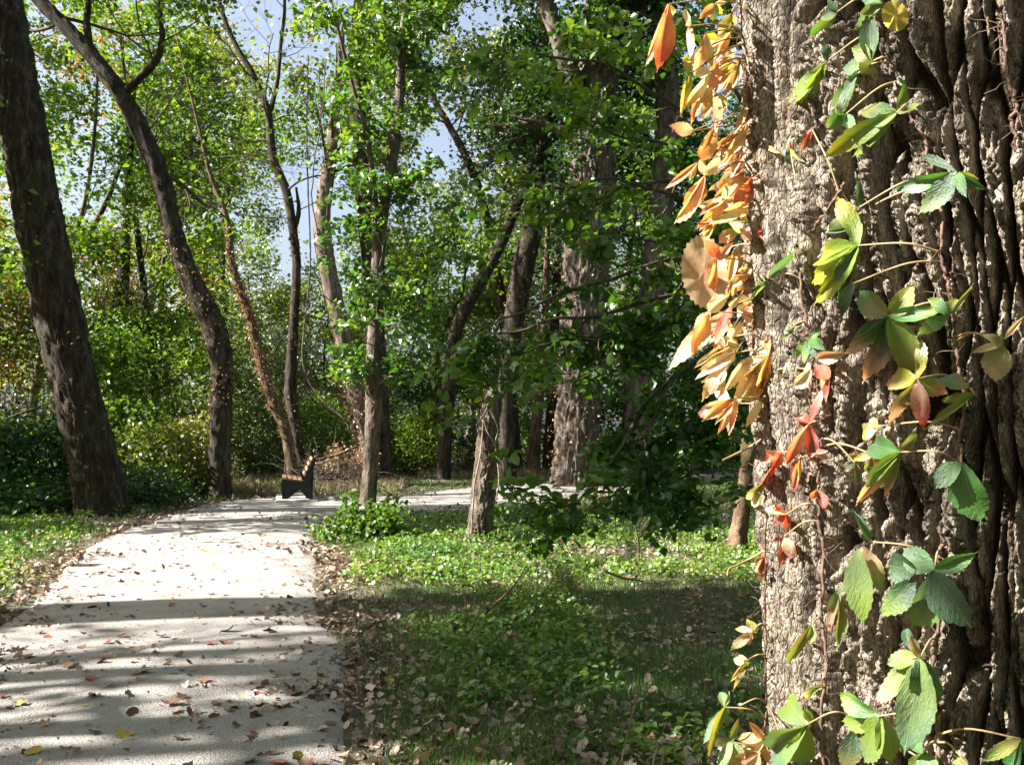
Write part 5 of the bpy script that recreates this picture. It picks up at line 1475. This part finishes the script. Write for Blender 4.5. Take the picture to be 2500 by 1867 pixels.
L('C', 5, (1830, 980), [(1455, 1085, 85, 'G', 'S'), (1600, 1225, 120, 'S', 'P'), (1610, 868, 40, 'D'), (1865, 1110, 70, 'G', 'S'), (2005, 1095, 60, 'S', 'D'), (1960, 1020, 40, 'YG', 'Y')])
L('C', 5, (1270, 1395), [(1150, 1100, 115, 'YG', 'Y'), (975, 1480, 135, 'YG', 'Y'), (930, 1640, 100, 'YG', 'Y'), (1010, 1760, 95, 'YG', 'Y'), (1130, 1610, 95, 'D', 'S'), (1280, 1180, 60, 'W', 'D')])
L('C', 5, (1275, 1180), [(1270, 980, 45, 'D', 'S')])
L('C', 6, (1240, 215), [(1110, 330, 80, 'D', 'S'), (1180, 400, 70, 'S', 'D')])
L('C', 5, (1100, 1320), [(1170, 1230, 60, 'W', 'S'), (1320, 1270, 40, 'S')], ho=0.02)
L('C', 6, (1442, 400), [(1250, 260, 135, 'W', 'G'), (1585, 210, 115, 'YG', 'Y'), (1790, 355, 90, 'G', 'YG'), (1160, 645, 85, 'G', 'K'), (1300, 795, 120, 'D', 'K'), (1590, 740, 150, 'YG', 'W'), (1200, 540, 55, 'D', 'G')])
L('C', 6, (1602, 755), [(1640, 520, 70, 'Y', 'C'), (1370, 785, 125, 'Y', 'K'), (1440, 1045, 78, 'W', 'K'), (1640, 1045, 100, 'K', 'R'), (1785, 850, 110, 'YG', 'K'), (1905, 800, 95, 'S', 'W', 1720, 760)])
L('C', 6, (1795, 385), [(1650, 300, 75, 'G', 'YG'), (1600, 525, 85, 'G', 'P'), (1830, 290, 75, 'YG', 'Y'), (1940, 212, 28, 'W', 'YG')])
L('C', 6, (1930, 835), [(1640, 1045, 45, 'YG', 'W'), (1690, 890, 40, 'W', 'YG'), (1800, 880, 36, 'YG')])
L('C', 6, (1385, 1025), [(1265, 1075, 90, 'C', 'Y'), (1330, 985, 60, 'Y', 'C')], ho=0.03)
L('C', 6, (1510, 1172), [(1290, 1115, 130, 'G', 'S'), (1595, 1065, 65, 'W', 'P'), (1305, 1385, 68, 'YG', 'P'), (1390, 1455, 65, 'P', 'K'), (1250, 1485, 70, 'P', 'K')])
L('C', 6, (1855, 1230), [(1700, 1375, 115, 'G', 'D'), (1955, 1590, 200, 'G', 'G')])
L('C', 6, (2090, 560), [(1908, 610, 45, 'C', 'T'), (2050, 775, 150, 'W', 'T'), (1985, 505, 60, 'W', 'C')])
L('C', 6, (2100, 530), [(2210, 400, 30, 'C', 'T')], ho=0.04)
L('C', 7, (1335, 360), [(1245, 175, 55, 'G', 'S'), (1290, 840, 150, 'P', 'YG', 1270, 400), (1430, 640, 125, 'T', 'P', 1290, 390), (1090, 870, 62, 'P', 'K', 1175, 600), (1158, 985, 60, 'W', 'P', 1165, 640)])
L('C', 7, (1702, 520), [(1505, 390, 145, 'G', 'S'), (1410, 500, 165, 'D', 'D', 1600, 520), (1945, 425, 95, 'G', 'G'), (1600, 895, 150, 'S', 'P'), (1912, 860, 185, 'S', 'D'), (1392, 805, 125, 'D', 'YG', 1590, 565)], ho=0.075)
L('C', 7, (1622, 1020), [(1515, 820, 60, 'D'), (1415, 1050, 100, 'YG', 'P'), (1285, 1310, 110, 'P', 'K'), (1530, 1600, 190, 'P', 'S'), (1725, 1360, 165, 'D', 'G'), (1570, 900, 50, 'T')], ho=0.08)
L('C', 7, (1392, 1350), [(1135, 1220, 110, 'G', 'YG'), (1150, 1400, 110, 'P', 'YG'), (1260, 1640, 170, 'YG', 'P'), (1510, 1640, 140, 'P', 'YG')], ho=0.07)
L('C', 7, (1240, 1430), [(1200, 1680, 110, 'D', 'W')], ho=0.03)
L('B', 7, (975, 1400), [(845, 1230, 150, 'P', 'YG'), (740, 1600, 160, 'P', 'S'), (1010, 1390, 50, 'YG', 'YG', 960, 1310), (900, 1690, 120, 'YG', 'P')], att=(7, 1210, 1340), ho=0.07)
L('C', 7, (2195, 1480), [(2100, 1530, 60, 'C', 'Y'), (1970, 1615, 70, 'Y', 'YG'), (2090, 1700, 120, 'D', 'G'), (2260, 1570, 90, 'G', 'D')])
L('C', 7, (1900, 1640), [(1800, 1600, 60, 'W', 'YG'), (1780, 1700, 70, 'Y', 'W')])
L('C', 7, (1640, 1560), [(1540, 1480, 60, 'G', 'YG'), (1700, 1680, 110, 'G', 'YG'), (1560, 1680, 80, 'YG')])
L('B', 7, (1010, 830), [(850, 1080, 60, 'W', 'YG'), (985, 960, 50, 'YG', 'W')], ho=0.03)
L('B', 7, (1060, 1180), [(970, 1260, 42, 'YG', 'C')], ho=0.02)
# small leaves and the red ones
L('B', 5, (1010, 740), [(920, 785, 36, 'K', 'R'), (940, 870, 34, 'R', 'OR'), (1005, 720, 24, 'R')], ho=0.02)
L('B', 5, (885, 850), [(855, 945, 40, 'D', 'S'), (935, 905, 28, 'YG', 'W'), (880, 800, 22, 'OR')], ho=0.02)
L('B', 6, (762, 190), [(655, 232, 55, 'S', 'G'), (600, 312, 46, 'YG', 'W'), (705, 268, 42, 'S'), (885, 50, 44, 'S', 'G'), (850, 75, 34, 'G')], att=(6, 935, 185))
L('B', 6, (905, 450), [(840, 565, 50, 'P', 'YG'), (960, 430, 26, 'YG')])
L('B', 6, (985, 540), [(1062, 575, 60, 'G', 'D'), (900, 635, 50, 'YG', 'G'), (950, 660, 60, 'G', 'YG'), (1050, 480, 45, 'YG', 'G'), (1040, 650, 50, 'S', 'D')])
L('B', 6, (1105, 755), [(1020, 675, 90, 'OR', 'R'), (1075, 900, 46, 'R', 'K'), (1050, 830, 60, 'C', 'OR'), (1180, 615, 90, 'K', 'T', 1040, 640)])
L('B', 6, (990, 1010), [(912, 955, 75, 'R', 'K'), (1075, 790, 55, 'R', 'K'), (860, 1255, 75, 'K', 'R'), (1010, 1240, 75, 'R', 'MR'), (870, 1040, 24, 'MR')])
L('B', 6, (1030, 1180), [(1110, 1215, 36, 'K', 'T'), (1090, 1165, 30, 'K'), (940, 1200, 30, 'K')])
L('B', 6, (835, 1170), [(722, 1215, 75, 'K', 'R'), (770, 1265, 70, 'K', 'OR'), (725, 1350, 30, 'R')])
L('B', 6, (940, 1205), [(858, 1355, 66, 'R', 'MR'), (895, 1425, 46, 'T', 'R'), (935, 1330, 30, 'O')])
L('B', 6, (1040, 1380), [(1082, 1500, 60, 'MR', 'R'), (1010, 1440, 50, 'OR', 'R')], ho=0.03)
L('B', 6, (1355, 1185), [(1238, 1220, 50, 'O', 'Y'), (1168, 1200, 32, 'W', 'O'), (1310, 1280, 46, 'W', 'YG'), (1380, 1270, 34, 'OR')], ho=0.03)
L('B', 6, (1250, 1230), [(1190, 1270, 46, 'D', 'W'), (1270, 1350, 50, 'W', 'D')], ho=0.02)
L('B', 7, (862, 205), [(752, 240, 95, 'R', 'R'), (868, 305, 50, 'R', 'MR'), (738, 150, 32, 'O', 'C')])
L('B', 7, (850, 330), [(900, 460, 80, 'T', 'MR'), (850, 515, 60, 'MR', 'R'), (780, 380, 40, 'MR')], ho=0.04)
L('A', 7, (735, 440), [(715, 600, 60, 'C', 'MR'), (680, 500, 36, 'R', 'MR'), (700, 560, 34, 'MR')])
L('A', 7, (735, 15), [(648, 160, 85, 'W', 'C')])
L('A', 7, (670, 870), [(560, 850, 42, 'C', 'Y'), (550, 985, 55, 'T', 'W'), (640, 790, 60, 'W', 'Y'), (695, 860, 24, 'Y'), (645, 960, 26, 'O', 'W')])
L('A', 7, (640, 1035), [(552, 1020, 62, 'O', 'T'), (560, 1215, 32, 'W', 'T'), (540, 1160, 26, 'T', 'Y'), (630, 1060, 34, 'YG', 'Y')])
L('A', 7, (512, 1300), [(478, 1208, 55, 'P', 'G'), (388, 1510, 62, 'P', 'S'), (412, 1610, 26, 'Y', 'W'), (540, 1210, 22, 'P')])
L('A', 7, (600, 1290), [(612, 1350, 30, 'W'), (590, 1270, 22, 'C')])
L('A', 7, (550, 1495), [(440, 1510, 75, 'P', 'C'), (450, 1680, 78, 'P', 'G'), (600, 1650, 90, 'P', 'C'), (590, 1370, 40, 'YG', 'W')])
L('A', 7, (725, 1480), [(650, 1385, 50, 'O', 'OR'), (560, 1460, 70, 'O', 'W'), (620, 1600, 110, 'C', 'O'), (740, 1640, 60, 'O'), (690, 1430, 40, 'OR')])
L('A', 7, (700, 1560), [(560, 1570, 60, 'W', 'O'), (500, 1640, 60, 'OR', 'O'), (650, 1660, 70, 'O', 'C')])
L('A', 7, (820, 1440), [(760, 1480, 30, 'K'), (800, 1490, 36, 'K')])
# the hanging autumn mass on the left rim: (enlargement, hub, tips)
F = [(5, (190, 25), [(130, 415, 115, 'OR', 'R'), (55, 412, 38, 'K', 'T'), (235, 110, 30, 'W', 'C')], -.06), (5, (310, 150), [(318, 335, 58, 'T', 'C'), (300, 120, 32, 'K'), (280, 20, 36, 'C')], -.02),
     (5, (310, 325), [(298, 412, 50, 'Y'), (270, 350, 40, 'Y'), (330, 340, 30, 'W')], -.03), (5, (400, 190), [(345, 450, 75, 'T', 'K'), (445, 395, 55, 'C', 'Y'), (480, 220, 40, 'Y')], -.04),
     (5, (460, 20), [(440, 125, 62, 'S', 'P'), (368, 105, 55, 'OR'), (500, 90, 30, 'Y'), (530, 10, 30, 'C')], .0), (5, (550, 70), [(475, 215, 60, 'W', 'T'), (515, 200, 40, 'Y'), (590, 160, 26, 'T')], -.02),
     (5, (430, 410), [(285, 620, 64, 'C', 'O'), (465, 515, 75, 'K', 'K'), (335, 420, 60, 'C', 'C'), (500, 400, 40, 'K')], -.07), (5, (320, 420), [(258, 665, 52, 'Y', 'O'), (300, 590, 36, 'W', 'Y')], -.05),
     (5, (395, 450), [(318, 705, 60, 'O', 'OR'), (410, 640, 44, 'T', 'O'), (440, 600, 52, 'C', 'Y')], -.03), (5, (332, 742), [(210, 715, 80, 'K', 'K')], -.02),
     (5, (450, 545), [(370, 690, 60, 'O', 'T'), (520, 600, 70, 'Y', 'YG'), (480, 690, 80, 'T', 'O')], 0), (5, (450, 730), [(398, 955, 100, 'O', 'OR'), (480, 760, 40, 'T'), (380, 870, 40, 'OR')], -.03),
     (5, (600, 345), [(500, 565, 62, 'W', 'T'), (560, 500, 50, 'T', 'O'), (525, 400, 36, 'O')], 0), (5, (640, 610), [(560, 745, 56, 'T', 'O'), (600, 700, 40, 'OR')], .0),
     (5, (650, 690), [(510, 915, 60, 'T', 'O'), (580, 830, 40, 'O', 'T')], -.02), (5, (395, 1000), [(360, 905, 46, 'O'), (480, 890, 66, 'C', 'C'), (290, 1260, 105, 'O', 'Y'), (232, 1305, 60, 'K', 'O'), (380, 1150, 60, 'Y', 'O')], -.06),
     (5, (355, 925), [(168, 1082, 42, 'OR', 'OR'), (310, 1030, 30, 'O')], -.05), (5, (600, 995), [(430, 1170, 64, 'OR', 'O'), (500, 1130, 60, 'O', 'Y'), (560, 1160, 60, 'O', 'C')], -.02),
     (5, (665, 1010), [(560, 1235, 85, 'OR', 'R'), (640, 1180, 60, 'R', 'OR'), (600, 1060, 50, 'OR')], -.03), (5, (640, 1180), [(440, 1275, 50, 'C', 'Y'), (500, 1200, 50, 'O', 'T'), (600, 1280, 50, 'C', 'Y')], -.04),
     (5, (600, 1305), [(462, 1385, 76, 'K', 'K'), (540, 1270, 60, 'C', 'C'), (660, 1365, 56, 'K', 'T'), (540, 1330, 60, 'Y', 'C'), (485, 1340, 46, 'Y')], -.05), (5, (715, 1300), [(655, 1490, 75, 'T', 'K'), (750, 1255, 50, 'K'), (745, 1370, 50, 'R', 'K'), (690, 1300, 50, 'K')], -.02),
     (5, (462, 1465), [(410, 1368, 66, 'R', 'OR'), (388, 1660, 80, 'OR', 'R'), (430, 1750, 50, 'O', 'R'), (560, 1380, 60, 'K', 'K')], -.09), (5, (560, 1440), [(500, 1560, 56, 'O', 'T'), (600, 1530, 60, 'O', 'W'), (530, 1630, 50, 'O')], -.03),
     (5, (660, 1500), [(560, 1640, 60, 'O'), (700, 1600, 50, 'OR', 'T'), (610, 1580, 50, 'Y', 'O')], 0),
     (5, (755, 840), [(650, 950, 60, 'K', 'T'), (800, 860, 30, 'O')], -.0), (5, (740, 955), [(670, 1060, 42, 'K', 'R'), (760, 930, 30, 'O'), (720, 900, 26, 'R')], -.0),
     (6, (425, 375), [(310, 520, 95, 'C', 'K'), (220, 725, 70, 'O', 'K'), (320, 630, 100, 'O', 'OR'), (440, 300, 60, 'C'), (520, 290, 66, 'C', 'C')], -.08), (6, (545, 345), [(440, 570, 76, 'R', 'OR'), (500, 470, 60, 'OR', 'T'), (590, 290, 50, 'C')], -.03),
     (6, (550, 520), [(460, 590, 66, 'C', 'C'), (540, 440, 50, 'C'), (620, 430, 50, 'C', 'O'), (570, 600, 60, 'O', 'Y')], -.05), (6, (565, 610), [(358, 745, 75, 'C', 'C'), (370, 875, 84, 'C', 'O'), (500, 690, 80, 'C', 'C')], -.07),
     (6, (650, 640), [(495, 850, 76, 'C', 'C'), (560, 760, 66, 'C', 'O'), (600, 700, 60, 'C')], -.05), (6, (680, 700), [(550, 935, 76, 'C', 'O'), (620, 860, 66, 'O', 'C')], -.04),
     (6, (548, 872), [(325, 970, 70, 'C', 'MR'), (430, 800, 66, 'C', 'K'), (380, 1000, 60, 'OR', 'T')], -.08), (6, (765, 612), [(715, 880, 70, 'O', 'OR'), (660, 555, 76, 'C', 'C'), (640, 770, 80, 'C', 'O'), (560, 700, 46, 'C'), (740, 520, 50, 'OR')], -.05),
     (6, (730, 815), [(610, 885, 80, 'O', 'Y'), (700, 890, 50, 'Y', 'O'), (680, 780, 40, 'OR')], -.03), (6, (720, 880), [(630, 1035, 52, 'C', 'O'), (690, 960, 40, 'O', 'Y')], -.03),
     (6, (680, 480), [(570, 520, 40, 'O'), (620, 380, 50, 'C', 'K'), (690, 400, 50, 'O', 'OR')], -.01), (6, (650, 330), [(560, 400, 60, 'C'), (640, 450, 60, 'K', 'O'), (600, 280, 40, 'O', 'W')], -.02),
     (6, (640, 200), [(540, 200, 50, 'O'), (580, 260, 50, 'OR', 'O'), (680, 170, 40, 'O', 'T')], 0), (6, (520, 180), [(500, 100, 50, 'O', 'Y'), (430, 250, 50, 'R', 'OR'), (560, 120, 40, 'Y', 'O')], -.03),
     (6, (1000, 700), [(900, 825, 76, 'C', 'C'), (960, 690, 60, 'C', 'K')], 0)]
for c, hub, tips, fr in F:
    creeper_leaf('A', c, hub, tips, free=fr * 1.3, ho=0.045)
# a second, further layer behind the first so that the curtain has depth
for i in range(26):
    y = rngv.uniform(-40, 1560) if i < 18 else rngv.uniform(0, 900)
    c = 5 if i < 18 else 6
    y0_ = y if c == 5 else y
    xr = rngv.uniform(470, 640)
    tips = []
    for k in range(rngv.integers(3, 6)):
        a = rngv.uniform(1.7, 3.0)
        ln = rngv.uniform(90, 200)
        tips.append((xr + math.cos(a) * ln, y0_ + math.sin(a) * ln + 40, rngv.uniform(38, 66), rngv.choice(['O', 'T', 'W', 'OR', 'C', 'Y', 'K']), rngv.choice(['O', 'T', 'OR', 'K'])))
    creeper_leaf('A', c, (xr, y0_), tips, free=rngv.uniform(0.0, 0.12), ho=0.0)

# bare stalks that stick out to the left
def stalk(c, pts, r0=0.0016):
    A = Acc(); q = catmull([hit(*src(c, x, y), 0.02 + 0.02 * k, -0.02) for k, (x, y) in enumerate(pts)], 14)
    A.tube(q, np.linspace(r0, r0 * 0.6, 14), 6); A.obj('stalk', PET, ROOTS['A'])
stalk(6, [(725, 1100), (640, 1150), (560, 1190), (498, 1218)], 0.0026)
stalk(7, [(740, 410), (660, 455), (590, 490), (535, 515), (525, 555)], 0.0022)
stalk(7, [(740, 1000), (690, 1005), (645, 1030)])
stalk(5, [(660, 895), (560, 935), (470, 975), (395, 1000)], 0.0018)
stalk(5, [(650, 700), (520, 715), (400, 735), (330, 745)], 0.0016)
stalk(5, [(700, 1270), (560, 1262), (440, 1270), (365, 1275)], 0.002)
stalk(6, [(600, 480), (520, 520), (450, 545), (418, 560)], 0.002)

# the big papery round leaf caught in the creeper, and the crumpled yellow one on the bark
def papery():
    m = bpy.data.materials.new('papery_leaf')
    t, out = nt(m)
    n = noise(t, mapping(t), 14, 5, 0.65)
    c = ramp(t, n, [(0.3, (0.42, 0.26, 0.13)), (0.6, (0.66, 0.50, 0.32)), (0.8, (0.76, 0.64, 0.47))])
    df = t.nodes.new('ShaderNodeBsdfDiffuse'); t.links.new(c, df.inputs[0]); t.links.new(bump(t, n, 0.6, 0.004), df.inputs['Normal'])
    tr = t.nodes.new('ShaderNodeBsdfTranslucent'); t.links.new(c, tr.inputs[0])
    mx = t.nodes.new('ShaderNodeMixShader'); mx.inputs[0].default_value = 0.25
    t.links.new(df.outputs[0], mx.inputs[1]); t.links.new(tr.outputs[0], mx.inputs[2]); t.links.new(mx.outputs[0], out.inputs[0])
    def disc(name, c_, cx, cy, rx, ry, tilt, mat, off, seed, label):
        r = np.random.default_rng(seed)
        C = hit(*src(c_, cx, cy), off, -0.08)
        s = np.linalg.norm(C - np.array([0, 0, EYE])) / FPX / 2.328
        n_ = 56; rings = 7
        view = norm(np.array([0, 0, EYE]) - C); right = norm(np.cross(np.array([0, 0, 1.0]), view)); upv = np.cross(view, right)
        co = []
        for k in range(rings + 1):
            f = k / rings
            for i in range(n_):
                a = i / n_ * 2 * math.pi
                rr = f * (1 + (0.05 if i % 2 else -0.03) * (f > 0.95) + 0.05 * math.cos(2 * a + seed))
                x = rx * rr * math.cos(a); y = ry * rr * math.sin(a)
                xx = x * math.cos(tilt) - y * math.sin(tilt); yy_ = x * math.sin(tilt) + y * math.cos(tilt)
                z = (0.30 * rx * f * f * math.cos(a) ** 2 + 12 * math.sin(3 * a + seed) * f ** 2 + 9 * math.sin(7 * a + 1) * f ** 3 - 6 * abs(math.sin(2.5 * a)) * f)
                co.append(C + (right * xx + upv * yy_ + view * z) * s)
        co = np.array(co); idx = np.arange((rings + 1) * n_).reshape(rings + 1, n_); j = np.roll(idx, -1, 1)
        q = np.stack([idx[:-1], j[:-1], j[1:], idx[1:]], -1).reshape(-1, 4)
        o = link(name, mesh_np(name, co, q, mat, True)); tag(o, label, 'leaf')
    disc('dry_leaf', 6, 395, 150, 128, 190, 0.12, m, 0.05, 3, 'large round papery tan leaf with a toothed rim caught in the orange creeper')
    m2 = plain_mat('yellow_leaf', (0.50, 0.40, 0.06), 0.7, 0.35, 60)
    disc('yellow_leaf', 5, 1478, 92, 56, 74, 0.3, m2, 0.045, 8, 'crumpled round yellow leaf stuck on dark bark near the top')
papery()
